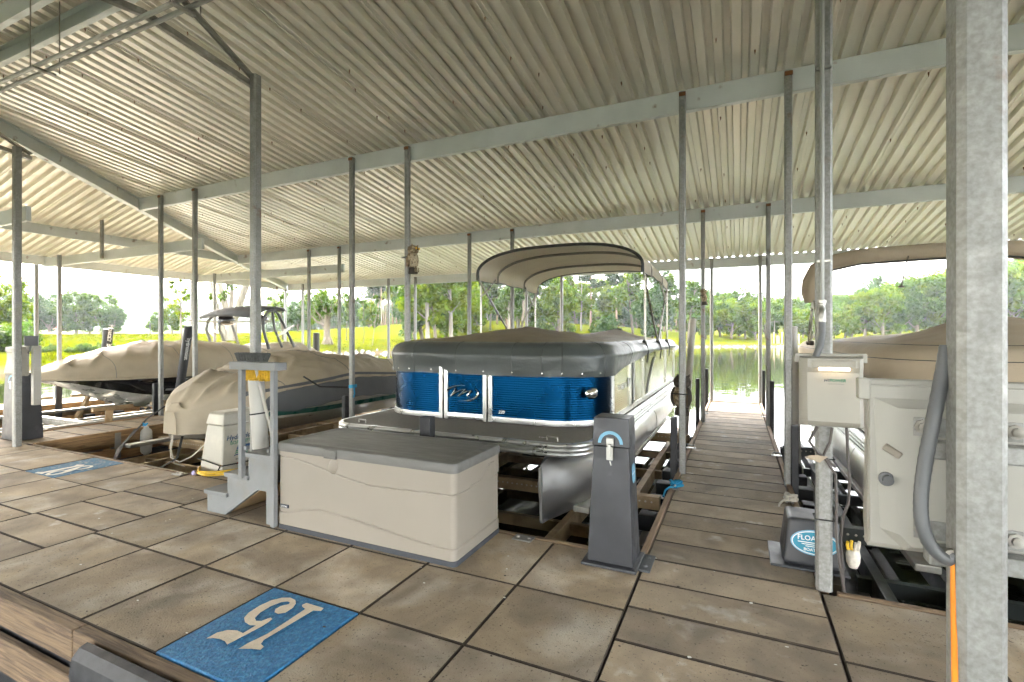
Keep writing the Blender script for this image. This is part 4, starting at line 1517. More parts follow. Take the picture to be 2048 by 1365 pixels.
zsv = list(np.linspace(.035, .60, 95))
secs = []
n_ = len(cpth)
for z in zsv:
    row = []
    tp = 1 - .012 * (1 - z / .6)
    for i, (x, y) in enumerate(cpth):
        a, b_ = cpth[i - 1], cpth[(i + 1) % n_]
        dx, dy = b_[0] - a[0], b_[1] - a[1]; l = math.hypot(dx, dy)
        o_ = chest_off(x, y, z)
        row.append((x + dy / l * o_, y - dx / l * o_, z))
    secs.append(row)
mb = MB(); mb.loft(secs, True, True, False)
body = mb.build('chest_body', M['box_beige'], ch, smooth=35)
mb = MB(); mb.loft([[(x, y, z) for x, y in chest_path(cx0 - .008 + o_, cx1 + .008 - o_, cy0 - .008 + o_, cy1 + .008 - o_, .035, 6, 4)] for o_, z in ((0, .001), (0, .030), (.012, .038))], True, True, True)
mb.build('chest_base', M['box_base'], ch, smooth=35)
mb = MB()
lidr = [(-.012, .575), (-.014, .582), (-.014, .622), (-.008, .634), (.008, .640), (.05, .641), (.060, .637), (.075, .637)]
mb.loft([[(x, y, z) for x, y in chest_path(cx0 + o_, cx1 - o_, cy0 + o_, cy1 - o_, max(.045 - o_ * .2, .02), 8, 6)] for o_, z in lidr], True, True, True)
lid = mb.build('chest_lid', M['box_lid'], ch, smooth=35)
lx = -2.57
mb = MB(); mb.box(lx - .058, lx + .058, cy0 - .028, cy0 - .006, .568, .633); mb.build('lid_latch', M['box_lid'], lid, bevel=.008)
mb = MB(); mb.lathe([(.0, .001), (.043, .001), (.043, -.004), (.036, -.012), (.02, -.018), (0, -.019)], (lx + .015, cy0 - .002, .515), 24, 'y')
mb.v = [(x + (z - .515) * .2, y, .515 + (z - .515) * 1.25) for x, y, z in mb.v]
mb.build('pull_recess', M['box_beige'], body, smooth=40)
mb = MB(); mb.box(-3.068, -2.985, cy0 - .010, cy0 - .001, .160, .184); bdg = mb.build('maker_badge', M['dark_print'], body, bevel=.003)
t2 = text_mb('LIFETIME', lambda u, v: (-3.0265 + u, cy0 - .0115, .1665 + v), .0165, 'CENTER', 0, .0002); o = t2.build('badge_lettering', M['white_print'], bdg); o['kind'] = 'stuff'

# ---- grey wooden boarding steps with handrail
st = thing('boarding_steps', 'grey painted wooden boarding steps with a tall handrail frame beside the chest', 'steps', (-3.5, 2.85, 0))
sy0, sy1 = 2.59, 3.17
for yy in (sy0, sy1 - .035):
    mb = MB()
    P = [(-3.92, .0), (-3.70, .0), (-3.33, .245), (-3.235, .245), (-3.235, .0), (-3.150, .0), (-3.150, .49), (-3.43, .49), (-3.43, .31), (-3.675, .31), (-3.675, .145), (-3.92, .145)]
    mb.prism(P, lambda p: (p[0], yy, p[1]), lambda p: (p[0], yy + .035, p[1])); mb.build('side_panel', M['step_grey'], st, fix=True, bevel=.003)
for xa, xb, z in ((-3.935, -3.66, .145), (-3.69, -3.42, .31), (-3.445, -3.14, .49)):
    mb = MB(); mb.box(xa, xb, sy0 - .02, sy1 + .02, z + .001, z + .036); mb.build('tread', M['step_grey'], st, bevel=.005)
for xa, z0, z1 in ((-3.918, .0, .144), (-3.674, .182, .309), (-3.429, .347, .489)):
    mb = MB(); mb.box(xa, xa + .03, sy0 + .037, sy1 - .037, z0, z1); mb.build('riser', M['step_grey'], st)
mb = MB(); mb.beam((-3.70, 2.88, .012), (-3.33, 2.88, .246), .50, .012); mb.build('brace_board', M['raw_wood'], st)
for xx, z0 in ((-3.456, .322), (-3.106, .002)):
    mb = MB(); mb.box(xx - .038, xx, sy0 - .040, sy0 - .002, z0 + .005, 1.165); mb.build('rail_post', M['step_grey'], st, bevel=.003)
mb = MB(); mb.box(-3.55, -3.055, sy0 - .075, sy0 + .035, 1.167, 1.225); mb.build('hand_rail', M['step_grey'], st, bevel=.004)
for xx in (-3.42, -3.17):
    mb = MB(); mb.box(xx - .012, xx + .012, sy0 - .037, sy0 - .006, .552, .578); mb.build('rail_cleat', M['step_grey'], st)

# ---- brooms leaning on the rail
bm_ = thing('push_broom', 'grey bristled broom head resting on top of the handrail', 'broom', (-3.48, 2.66, 1.2))
mb = MB(); mb.box(-3.62, -3.33, 2.63, 2.69, 1.185, 1.215); bl = mb.build('broom_block', M['step_grey'], bm_, bevel=.008)
br = MB(); rb_ = random.Random(2)
for i in range(420):
    x = rb_.uniform(-3.615, -3.335); y = rb_.uniform(2.635, 2.685)
    fl = (x + 3.475) * .22
    br.beam((x, y, 1.214), (x + fl + rb_.uniform(-.006, .006), y + (y - 2.66) * .5, 1.287 + rb_.uniform(-.008, .006)), .004, .004, (0, 1, 0))
o = br.build('bristles', M['bristle_grey'], bm_); o['kind'] = 'stuff'
mb = MB(); mb.tube([(-3.47, 2.68, 1.19), (-3.42, 2.80, .60), (-3.41, 2.84, .53)], .012, 8); mb.build('handle', M['pvc'], bm_, smooth=True)
yb_ = thing('scrub_brush', 'yellow bristled scrub brush hanging upside down under the handrail', 'brush', (-3.46, 2.72, 1.15))
mb = MB(); mb.box(-3.60, -3.34, 2.705, 2.765, 1.150, 1.18); mb.build('brush_block', M['raw_wood'], yb_, bevel=.005)
br = MB()
for i in range(900):
    x = rb_.uniform(-3.595, -3.345); y = rb_.uniform(2.70, 2.76)
    fl = (x + 3.47) * .10
    br.beam((x, y, 1.157), (x + fl + rb_.uniform(-.012, .012), y + (y - 2.73) * .5, 1.075 + rb_.uniform(-.012, .012)), .0045, .0045, (0, 1, 0))
o = br.build('bristles', M['bristle_yellow'], yb_); o['kind'] = 'stuff'

# ---- white pipe tied to the roof post behind the steps
wp = thing('white_pipe', 'white plastic pipe strapped upright to the roof post behind the steps', 'pipe', (-3.93, 3.12, .3))
pa, pb = Vector((-4.06, 3.14, 1.08)), Vector((-3.92, 3.10, .20))
mb = MB(); mb.tube([pa, pb], .068, 20); mb.build('pipe', M['white_plastic'], wp, smooth=True)
for f in (.42, .78):
    c = pa.lerp(pb, f)
    mb = MB(); mb.tube([(c.x + .070 * math.cos(a), c.y + .071 * math.sin(a), c.z + .01 * math.cos(a)) for a in np.linspace(0, 2 * math.pi, 17)[:-1]], .007, 5, True); mb.build('tie_cord', M['strap_black'], wp)

# ---- cream lift pump box with printed side
hb_ = thing('lift_pump_box', 'tall cream plastic boat lift box with green and navy wave print left of the steps', 'pump box', (-4.92, 3.55, 0))
B0 = (-5.10, -4.74, 3.28, 3.86); B1 = (-5.045, -4.785, 3.33, 3.80)


def hface(v, z):
    """x of the right face at height z"""
    return lerp(-4.74, -4.785, z / .50)


mb = MB(); mb.frustum(B0, B1, .002, .50); bxo = mb.build('box_shell', M['hoist_white'], hb_, bevel=.018, segs=3)
mb = MB(); mb.frustum((-5.055, -4.775, 3.32, 3.81), (-5.035, -4.795, 3.345, 3.785), .503, .615); mb.frustum((-5.035, -4.795, 3.345, 3.785), (-5.0, -4.83, 3.38, 3.75), .6151, .632)
lidh = mb.build('box_lid', M['hoist_white'], hb_, bevel=.012)
mb = MB(); mb.box(-4.782, -4.765, 3.53, 3.57, .455, .575); mb.tube([(-4.762, 3.55, .56), (-4.752, 3.55, .52), (-4.758, 3.55, .47)], .008, 6); mb.build('hasp', M['stainless'], lidh)
pf = lambda u, v: (lerp(-4.74, -4.785, v / .5) + .004, 3.52 + u, v)
for s, z, sz, m, bd, sh in (('HydroHoist', .345, .070, 'navy_print', .0012, .3), ('BOAT LIFTS', .295, .050, 'green_print', .0006, 0), ('hydrohoist.com', .135, .026, 'dark_print', .0004, .2)):
    t2 = text_mb(s, lambda u, v, z=z: pf(u, v + z), sz, 'CENTER', sh, bd); o = t2.build('box_lettering', M[m], bxo); o['kind'] = 'stuff'
for i, (z0, z1, m) in enumerate(((.235, .282, 'navy_print'), (.212, .228, 'green_print'), (.192, .205, 'green_print'), (.172, .184, 'navy_print'))):
    mb = MB(); mb.loft([[pf(-.075 + .15 * q / 10 + (z0 - .22) * .5, z0 + (.008 * math.sin(q * .63) if i else 0)), pf(-.075 + .15 * q / 10 + (z1 - .22) * .5, z1 + .008 * math.sin(q * .63))] for q in range(11)])
    mb.build('wave_mark', M[m], bxo)
mb = MB(); mb.add([pf(-.07, .085), pf(-.035, .085), pf(-.035, .105), pf(-.07, .105)], [(0, 1, 2, 3)]); mb.build('flag_mark', M['red_print'], bxo)
mb = MB()
loop = []
for a in np.linspace(0, 1, 40)[:-1]:
    per = [(-5.10, 3.27), (-4.735, 3.27), (-4.735, 3.88), (-5.11, 3.88)]
    q = a * 4; i = int(q) % 4; f = q - int(q)
    x = lerp(per[i][0], per[(i + 1) % 4][0], f); y = lerp(per[i][1], per[(i + 1) % 4][1], f)
    loop.append((x * 1.0, y, .12 + .03 * math.sin(a * 6.28 + 2)))
mb.tube(loop, .006, 5, True); mb.tube([(-4.745, 3.27, .11), (-4.75, 3.24, .05), (-4.80, 3.22, .02)], .006, 5); mb.build('tie_cord', M['strap_black'], bxo)
yc = thing('coiled_cord', 'coil of yellow and orange cord at the foot of the cream lift box', 'cord', (-4.9, 3.26, 0))
mb = MB()
pts = []
for i in range(90):
    a = i / 90 * 2 * math.pi * 3
    pts.append((-4.88 + (.29 + .012 * math.sin(i)) * math.cos(a), 3.54 + (.37 + .01 * math.cos(i * 1.3)) * math.sin(a), .018 + i * .00055))
mb.tube(pts, .008, 6); mb.build('cord_coil', M['cord_yellow'], yc, smooth=True)
mb = MB(); mb.lathe([(0, 0), (.018, .003), (.024, .02), (.018, .042), (0, .05)], (-5.05, 3.20, .001), 12); mb.build('cord_plug', M['lavender'], yc, smooth=True)

# ---- tall black lift tower in front
tb_ = thing('lift_control_tower', 'tall tapered black plastic lift housing at the head of the finger pier', 'lift housing', (-.71, 3.09, 0))
mb = MB(); mb.box(-.885, -.545, 2.945, 3.245, .004, .022); mb.build('base_flange', M['tower_black'], tb_, bevel=.005)
mb = MB(); mb.box(-.545, -.475, 3.0, 3.23, .004, .018)
for yy in (3.05, 3.18):
    mb.lathe([(.016, 0), (.016, .008), (.009, .012)], (-.51, yy, .018), 8)
mb.build('flange_tab', M['cover_grey'], tb_, bevel=.003)


def tow(z):
    f = z / .91
    return (lerp(-.855, -.815, f), lerp(-.572, -.608, f), lerp(2.985, 3.02, f), lerp(3.225, 3.19, f))


mb = MB(); mb.frustum(tow(.022), tow(.735), .022, .735); tsh = mb.build('tower_shell', M['tower_black'], tb_, bevel=.006)
g4 = lambda r, e: (r[0] - e, r[1] + e, r[2] - e, r[3] + e)
mb = MB(); mb.frustum(g4(tow(.715), .006), g4(tow(.915), .005), .737, .915); tcp = mb.build('tower_cap', M['tower_black'], tb_, bevel=.006)
arc = []
fyy = lambda z: lerp(2.985, 3.02, z / .91) - .0085
mb = MB()
axc = -.713
for i in range(21):
    a = math.pi * i / 20
    arc.append([(axc + r * math.cos(a), fyy(.757) - .0005 - .0025, .757 + r * math.sin(a)) for r in (.058, .078)])
mb.loft(arc); mb.build('dial_arc', M['sticker_pale'], tcp)
mb = MB(); mb.box(-.735, -.690, 2.988, 3.003, .745, .795); mb.build('latch_catch', M['stainless'], tcp, bevel=.003)
mb = MB(); mb.box(-.733, -.692, 2.978, 3.0, .66, .742); mb.box(-.724, -.701, 2.970, 2.98, .68, .76); mb.tube([(-.71, 2.972, .66), (-.70, 2.97, .63)], .005, 5); mb.build('latch', M['stainless'], tsh, bevel=.003)
mb = MB()
ring = []
for i in range(24):
    a = 2 * math.pi * i / 24
    z = .565 + .062 * math.sin(a); y = 3.105 + .052 * math.cos(a)
    ring.append((lerp(-.572, -.608, z / .91) + .0035, y, z))
mb.poly(ring); mb.build('side_sticker', M['sticker_pale'], tsh)
t2 = text_mb('FLOATAIR', lambda u, v: (lerp(-.572, -.608, (.56 + v) / .91) + .005, 3.105 + u, .56 + v), .019, 'CENTER', 0, .0003); o = t2.build('sticker_lettering', M['white_print'], tsh); o['kind'] = 'stuff'

# the same tower at the far left, seen past the post
def small_tower(label, x0, x1, y0, y1, h):
    t_ = thing('lift_control_tower', label, 'lift housing', ((x0 + x1) / 2, (y0 + y1) / 2, 0))
    mb = MB(); mb.frustum((x0, x1, y0, y1), (x0 + .03, x1 - .03, y0 + .03, y1 - .03), .003, h); s = mb.build('tower_shell', M['tower_black'], t_, bevel=.01)
    mb = MB(); xc = (x0 + x1) / 2 + .02
    mb.loft([[(xc + r * math.cos(a), y0 + .022, h - .14 + r * math.sin(a)) for r in (.085, .112)] for a in np.linspace(0, math.pi, 17)]); mb.build('dial_arc', M['sticker_pale'], s)
    mb = MB(); mb.box(xc - .03, xc + .03, y0 + .004, y0 + .024, h - .22, h - .12); mb.build('latch', M['stainless'], s, bevel=.003)
    return t_


small_tower('black lift housing with a pale blue dial at the far left edge', -9.28, -8.82, 3.22, 3.5, .92)

# ---- low black lift box beside the finger pier
fb = thing('lift_valve_box', 'low black lift box with a teal oval sticker beside the conduit post', 'lift box', (.39, 3.62, 0))
mb = MB(); mb.box(.185, .60, 3.42, 3.80, .004, .02); mb.build('base_flange', M['tower_black'], fb, bevel=.006)
mb = MB(); mb.frustum((.255, .585, 3.455, 3.77), (.285, .555, 3.49, 3.74), .02, .295); vb = mb.build('box_shell', M['tower_black'], fb, bevel=.022, segs=3)
vf = lambda u, v: (.425 + u, lerp(3.455, 3.49, (v - .02) / .295) - .0035, v)
for k_, (a, b_, m) in enumerate(((.128, .074, 'sticker_pale'), (.121, .067, 'white_print'), (.116, .062, 'sticker_blue'))):
    mb = MB(); mb.poly([(p_[0], p_[1] - k_ * .0012, p_[2]) for p_ in [vf(a * math.cos(q), .165 + b_ * math.sin(q)) for q in np.linspace(0, 2 * math.pi, 33)[:-1]]]); mb.build('oval_sticker', M[m], vb)
for s, z, sz in (('FLOATAIR', .178, .040), ('BOATLIFTS', .117, .024)):
    t2 = text_mb(s, lambda u, v, z=z: (vf(u, v + z)[0], vf(u, v + z)[1] - .0045, vf(u, v + z)[2]), sz, 'CENTER', 0, .0006); o = t2.build('sticker_lettering', M['white_print'], vb); o['kind'] = 'stuff'
for i in range(3):
    mb = MB(); mb.add([(p_[0], p_[1] - .004, p_[2]) for p_ in (vf(-.09 + .02 * i, .168 - .011 * i), vf(.09, .168 - .011 * i), vf(.09, .163 - .011 * i), vf(-.088 + .02 * i, .163 - .011 * i))], [(0, 1, 2, 3)]); mb.build('sticker_line', M['white_print'], vb)


# ---- white control boxes on the posts
def control_box(label, xc, yb, z0, facing=-1, letter=True, lampon=True, w=.172):
    """yb = plane touching the post; box extends to facing*y"""
    cb = thing('control_box', label, 'control box', (xc, yb, z0), 'white lift control boxes')
    f = facing
    Y = lambda d: yb + f * d
    bxy = lambda mb, x0, x1, d0, d1, za, zb: mb.box(x0, x1, min(Y(d0), Y(d1)), max(Y(d0), Y(d1)), za, zb)
    mb = MB()
    pr = [(.0, .0), (.03, .0), (.105, .015), (.125, .04), (.118, .10), (.098, .22), (.098, .30), (.105, .31), (.115, .33), (.112, .375), (.03, .385), (.0, .385)]
    secs = []
    for xx, s in ((-w, .0), (-w + .008, .6), (-w + .030, 1.0), (w - .030, 1.0), (w - .008, .6), (w, .0)):
        secs.append([(xc + xx, Y(.03 + (d - .03) * s if d > .03 else d), z0 + z) for d, z in pr])
    mb.loft(secs, True, True, True)
    sh = mb.build('box_shell', M['white_box'], cb, smooth=30, fix=True)
    mb = MB(); bxy(mb, xc - w + .002, xc + w - .002, -.012, .001, z0 + .01, z0 + .385); mb.build('back_plate', M['white_plastic'], cb, bevel=.003)
    mb = MB(); mb.tube([(xc - w - .012, Y(.0), z0 + .388), (xc + w + .012, Y(.0), z0 + .388)], .012, 8); mb.build('hinge_rod', M['white_plastic'], cb, smooth=True)
    for xx in (-w - .008, w + .008):
        mb = MB(); bxy(mb, xc + xx - .012, xc + xx + .012, -.015, .02, z0 + .35, z0 + .40); mb.build('hinge_cap', M['white_plastic'], cb, bevel=.004)
    if facing < 0:
        mb = MB(); bxy(mb, xc - .10, xc + .105, .098, .122, z0 + .322, z0 + .368); lh = mb.build('lamp_hood', M['white_box'], cb, bevel=.008)
        mb = MB(); mb.loft([[(xc + .006 + .075 * sgn * q, Y(.1215 + 0.0015), z0 + .326 + zz) for q, zz in ((.8, 0), (1, .007), (.8, .013))] for sgn in (-1, 1)])
        mb = MB(); mb.tube([(xc - .066, Y(.116), z0 + .3215), (xc + .072, Y(.116), z0 + .3215)], .009, 10); mb.build('lamp_tube', M['lamp_glow'] if lampon else M['white_plastic'], lh, smooth=True)
    if letter:
        dd = .101
        for s, u0, m in (('HY', -.052, 'dark_print'), ('POWER', -.0265, 'green_print')):
            t2 = text_mb(s, lambda u, v: (xc + .01 + u0 + u, Y(.1015), z0 + .252 + v), .021, 'LEFT', .25, .0006); o = t2.build('box_lettering', M[m], sh); o['kind'] = 'stuff'
        t2 = text_mb('BOAT LIFT CONTROL', lambda u, v: (xc + .014 + u, Y(.1015), z0 + .238 + v), .007, 'CENTER'); o = t2.build('box_lettering', M['dark_print'], sh); o['kind'] = 'stuff'
    return cb, Y


control_box('white lift control box with lit lamp and green lettering on the conduit post', .463, 3.195, .925, w=.148)
nb, NY = control_box('large white control box seen from behind, bolted to the nearest post', .455, 1.425, .92, facing=1, letter=False)
# back of the near box: brackets and fittings that face the camera
for z, hx in ((1.215, 0), (.985, 1)):
    mb = MB(); mb.box(.362, .548, 1.388, 1.3905, z - .02, z + .022); q = mb.build('mount_bracket', M['galv'], nb, bevel=.004)
    mb = MB(); mb.box(.378, .56, 1.345, 1.3875, z - .062, z - .024); mb.build('mount_bracket', M['galv'], nb, bevel=.004)
    for xx in (.378, .535):
        mb = MB(); mb.lathe([(.016, 0), (.016, -.005), (.010, -.006), (.010, -.013), (.004, -.016)], (xx, 1.3878, z + .002), 8, 'y'); mb.build('bracket_bolt', M['galv_old'], nb, smooth=30)
mb = MB(); mb.loft([[(x, 1.412, z) for x, z in ((.292, 1.275), (.618, 1.275), (.618, .94), (.35, .925), (.305, .97))], [(x, 1.392, z) for x, z in ((.335, 1.255), (.612, 1.255), (.612, .955), (.36, .94), (.338, .965))]], True, True, True)
mb.build('back_panel', M['white_plastic'], nb, smooth=30, fix=True)
mb = MB(); mb.beam((.310, 1.400, 1.165), (.340, 1.393, 1.145), .016, .016); mb.build('latch_arm', M['box_beige'], nb, bevel=.003)
mb = MB(); mb.lathe([(.016, 0), (.016, -.006), (.011, -.007), (.011, -.02), (.0, -.021)], (.315, 1.404, 1.088), 14, 'y'); mb.build('push_button', M['flex_grey'], nb, smooth=40)
lb, LY = control_box('white control box mounted on the far left post beside the flood light', -8.62, 3.195, .90, letter=False, lampon=False)
mb = MB(); mb.box(-8.395, -8.325, 3.20, 3.28, .52, 1.30); lj = mb.build('side_raceway', M['white_plastic'], lb, bevel=.004)

# ---- flood light on the far left post
fl = thing('flood_light', 'small bronze flood light clamped to the far left post', 'flood light', (-8.40, 3.2, 1.35))
mb = MB(); mb.loft([[(-8.36 + a * w_, 3.10 - .0, 1.37 + d + b_ * h_) for a, b_ in ((-1, -1), (1, -1), (1, 1), (-1, 1))] for w_, h_, d in ((.03, .03, 0),)] + [[(-8.36 + a * .03, 3.18 + b_ * .04, 1.36) for a, b_ in ((-1, -1), (1, -1), (1, 1), (-1, 1))], [(-8.22 + a * .03, 3.12 + b_ * .11, 1.33 + a * .07) for a, b_ in ((-1, -1), (1, -1), (1, 1), (-1, 1))]], True, True, True)
mb = MB(); mb.loft([[(-8.385, 3.17 + a * .045, 1.375 + b_ * .035) for a, b_ in ((-1, -1), (1, -1), (1, 1), (-1, 1))], [(-8.25, 3.15 + a * .07, 1.36 + b_ * .065) for a, b_ in ((-1, -1), (1, -1), (1, 1), (-1, 1))]], True, True, True)
mb.build('lamp_housing', M['flex_grey'], fl, fix=True, bevel=.004)
mb = MB(); mb.tube([(-8.41, 3.19, 1.20), (-8.36, 3.16, 1.21), (-8.30, 3.15, 1.23), (-8.27, 3.15, 1.29)], .010, 6); mb.build('lamp_yoke', M['flex_grey'], fl, smooth=True)

# ---- conduits and cables on the posts
cp_ = thing('post_conduit', 'galvanised conduit with grey flexible tail running down the conduit post', 'conduit', (.40, 3.17, 1.3))
mb = MB(); mb.tube([(.425, 3.183, 4.2), (.425, 3.183, 1.60)], .0108, 10); mb.build('conduit_pipe', M['conduit'], cp_, smooth=True)
mb = MB(); mb.lathe([(.019, 0), (.019, .07), (.016, .075), (.016, .10), (.021, .103), (.021, .12)], (.425, 3.183, 1.50), 12); mb.build('conduit_coupling', M['stainless'], cp_, smooth=40)
mb = MB(); mb.tube([(.425, 3.183, 1.53), (.425, 3.180, 1.44), (.415, 3.172, 1.37), (.39, 3.165, 1.30)], .0175, 10); mb.build('flex_conduit', M['flex_grey'], cp_, smooth=True)
for z in (1.83, 2.9):
    mb = MB(); mb.box(.40, .468, 3.178, 3.2, z, z + .012); mb.build('conduit_clip', M['stainless'], cp_)
nc = thing('flexible_conduit', 'thick grey flexible conduit curving down beside the nearest post', 'conduit', (.36, 1.27, 1.1))
NP_ = [(.405, 1.335, 1.42), (.392, 1.325, 1.33), (.372, 1.305, 1.22), (.358, 1.30, 1.12), (.350, 1.295, 1.03), (.352, 1.29, .965), (.368, 1.29, .915), (.392, 1.29, .893), (.405, 1.292, .905)]
# smooth the run
sm_ = []
for i in range(len(NP_) - 1):
    p0 = Vector(NP_[max(i - 1, 0)]); p1 = Vector(NP_[i]); p2 = Vector(NP_[i + 1]); p3 = Vector(NP_[min(i + 2, len(NP_) - 1)])
    for q in range(8):
        t_ = q / 8
        sm_.append(.5 * ((2 * p1) + (p2 - p0) * t_ + (2 * p0 - 5 * p1 + 4 * p2 - p3) * t_ ** 2 + (3 * p1 - p0 - 3 * p2 + p3) * t_ ** 3))
sm_.append(Vector(NP_[-1]))
sm_ = [Vector((q.x, q.y, .962 + (q.z - .893) * .83)) for q in sm_]
mb = MB(); mb.tube(sm_, [.0128 + .0007 * (i % 2) for i in range(len(sm_))], 14); mb.build('conduit_hose', M['flex_grey'], nc, smooth=True)
mb = MB(); mb.lathe([(.012, 0), (.018, .001), (.018, .012), (.012, .013)], (.400, 1.283, .966), 12, 'y'); mb.build('conduit_collar', M['galv_old'], nc)
oc = thing('orange_cord', 'orange power cord hanging down beside the nearest post', 'cord', (.39, 1.25, 0))
mb = MB(); mb.tube([(.4005, 1.285, .965), (.399, 1.28, .88), (.398, 1.27, .70), (.400, 1.26, .55), (.398, 1.245, .3), (.39, 1.22, .08), (.40, 1.20, -.1)], .0055, 8); mb.build('cord', M['cord_orange'], oc, smooth=True)
pc = thing('post_cables', 'dark cables dropping from the white control box down the conduit post', 'cables', (.5, 3.2, .5))
for pts in ([(.40, 3.17, .92), (.36, 3.15, .84), (.40, 3.16, .78), (.45, 3.19, .74), (.49, 3.19, .70)], [(.47, 3.17, .92), (.46, 3.17, .84), (.43, 3.18, .76), (.49, 3.195, .66), (.497, 3.21, .50), (.495, 3.21, .36), (.50, 3.20, .25), (.53, 3.24, .05), (.58, 3.30, -.2)],
            [(.54, 3.19, .92), (.548, 3.20, .78), (.56, 3.22, .62), (.555, 3.23, .50), (.53, 3.23, .42), (.52, 3.24, .28), (.54, 3.3, .1), (.57, 3.4, -.3)]):
    mb = MB(); mb.tube(pts, .008, 6); mb.build('cable', M['cable'], pc, smooth=True)
for z in (.74, .40):
    mb = MB(); mb.tube([(.44 + a * .046, 3.24 + b_ * .046, z) for a, b_ in ((-1, -1), (1, -1), (1, 1), (-1, 1))], .004, 4, True); mb.build('cable_tie', M['strap_black'], pc)
mb = MB(); mb.add([(.34, 3.16, .745), (.41, 3.155, .725), (.45, 3.16, .76), (.40, 3.16, .765), (.36, 3.16, .76)], [(0, 1, 2, 3, 4)]); tg = mb.build('paper_tag', M['cover_tan2'], pc)
gl = thing('work_glove', 'dirty work glove lying on the lift hose behind the conduit post', 'glove', (.60, 3.35, .12))
mb = MB(); mb.lathe([(.022, 0), (.034, .03), (.036, .07), (.030, .10)], (.60, 3.36, .10), 10)
mb.build('glove_palm', M['rope_white'], gl, smooth=True)
for i, dx in enumerate((-.022, -.008, .008, .02)):
    mb = MB(); mb.tube([(.60 + dx, 3.36, .19), (.60 + dx * 1.3, 3.355, .225), (.602 + dx * 1.3, 3.35, .245 + .01 * (i % 2))], .0085, 6); mb.build('glove_finger', M['cord_yellow'] if i < 2 else M['rope_white'], gl, smooth=True)

# ---- rope on the cleats
def rope_cleat(name, label, x, y, m, r=.065, turns=4, seed=0):
    rc = thing(name, label, 'cleat', (x, y, 0))
    mb = MB(); mb.box(x - .03, x + .03, y - .06, y + .06, .013, .022); mb.tube([(x, y - .075, .055), (x, y - .03, .05), (x, y + .03, .05), (x, y + .075, .055)], [.007, .010, .010, .007], 8); mb.box(x - .012, x + .012, y - .03, y + .03, .02, .05)
    mb.build('cleat', M['stainless'], rc, smooth=40)
    rr_ = random.Random(seed)
    pts = []
    n = turns * 16
    for i in range(n):
        a = i / 16 * 2 * math.pi
        w_ = r * (.75 + .35 * math.sin(i * .37 + seed))
        pts.append((x + w_ * .8 * math.cos(a) + .01 * math.sin(i * 1.7), y + w_ * math.sin(a), .03 + .045 * (i / n) + .012 * math.sin(i * .9 + seed)))
    mb = MB(); mb.tube(pts, .0105, 6); mb.build('rope', M[m], rc, smooth=True)
    mb = MB(); mb.tube([pts[0], (x - .05, y - .05, .03), (x - .08, y - .10, .012), (x - .09, y - .16, -.03)], .009, 6); mb.build('rope_tail', M[m], rc, smooth=True)


rope_cleat('rope_cleat', 'bright blue rope wound on a cleat on the left edge of the finger pier', -.52, 4.76, 'rope_blue', seed=1)
rope_cleat('rope_cleat', 'off white rope bundled on a cleat on the right edge of the finger pier', .40, 4.78, 'rope_white', seed=3)

# ---- dock fender and lines at the left slip
fd = thing('dock_fender', 'white inflatable fender hung on blue line from the left finger pier', 'fender', (-8.38, 4.55, -.2))
mb = MB(); mb.lathe([(.0, -.25), (.03, -.24), (.035, -.21), (.06, -.19), (.075, -.16), (.078, 0), (.075, .14), (.06, .17), (.035, .19), (.03, .22), (0, .23)], (-8.345, 4.55, -.20), 18); mb.build('fender_body', M['fender'], fd, smooth=50)
mb = MB(); mb.tube([(-8.345, 4.55, .03), (-8.37, 4.52, .07), (-8.42, 4.55, .04), (-8.37, 4.58, .06), (-8.35, 4.54, .03), (-8.40, 4.53, .03)], .012, 6); mb.build('fender_line', M['rope_blue'], fd, smooth=True)
for nm, lab, pts in (('mooring_strap', 'black mooring strap slung from the wake boat across the left slip', [(-9.3, 5.6, .30), (-8.6, 4.7, .10), (-8.38, 4.5, .045), (-7.6, 3.8, -.10), (-6.6, 3.25, -.05), (-6.45, 3.20, -.02)]),
                     ('mooring_strap', 'lower black mooring strap running into the left slip by the fender', [(-8.38, 4.42, .0), (-7.9, 4.0, -.12), (-7.3, 3.6, -.20), (-6.9, 3.25, -.16)]),
                     ('mooring_strap', 'black strap from the cream boat bow down to the dock edge', [(-6.55, 4.0, .12), (-6.0, 3.6, -.02), (-5.75, 3.25, -.03), (-5.72, 3.2, 0)])):
    s_ = thing(nm, lab, 'strap', pts[2])
    mb = MB()
    for a, b_ in zip(pts, pts[1:]):
        mb.beam(a, b_, .028, .006)
    mb.build('strap', M['strap_black'], s_)
wr = thing('bow_line', 'white bow line drooping from the cream boat', 'rope', (-6.2, 4.0, .1))
mb = MB(); mb.tube([(-6.65, 3.95, .18), (-6.6, 3.88, .02), (-6.45, 3.8, -.10), (-6.2, 3.75, -.12), (-5.95, 3.75, -.02), (-5.8, 3.8, .12)], .008, 6); mb.build('rope', M['rope_white'], wr, smooth=True)
mb = MB(); mb.tube([(-6.65, 3.95, .16), (-6.55, 3.86, -.02), (-6.35, 3.78, -.16), (-6.1, 3.75, -.16)], .007, 6); mb.build('rope', M['rope_white'], wr, smooth=True)
bs = thing('post_lashing', 'blue rope and black strap lashed round the post left of the blue boat', 'lashing', (-4.95, 5.36, .75))
mb = MB()
for q in range(3):
    mb.tube([(-4.945 + .05 * math.cos(a), 5.364 + .05 * math.sin(a), .70 + .014 * q + .006 * math.cos(a)) for a in np.linspace(0, 2 * math.pi, 13)[:-1]], .010, 5, True)
mb.tube([(-4.90, 5.34, .70), (-4.88, 5.33, .62), (-4.90, 5.33, .56)], .010, 5)
o = mb.build('rope', M['rope_blue'], bs, smooth=True); o['kind'] = 'stuff'
mb = MB(); mb.tube([(-5.5, 5.0, .86), (-5.3, 5.1, .72), (-5.0, 5.32, .70)], .012, 5); mb.build('strap', M['strap_black'], bs, smooth=True)

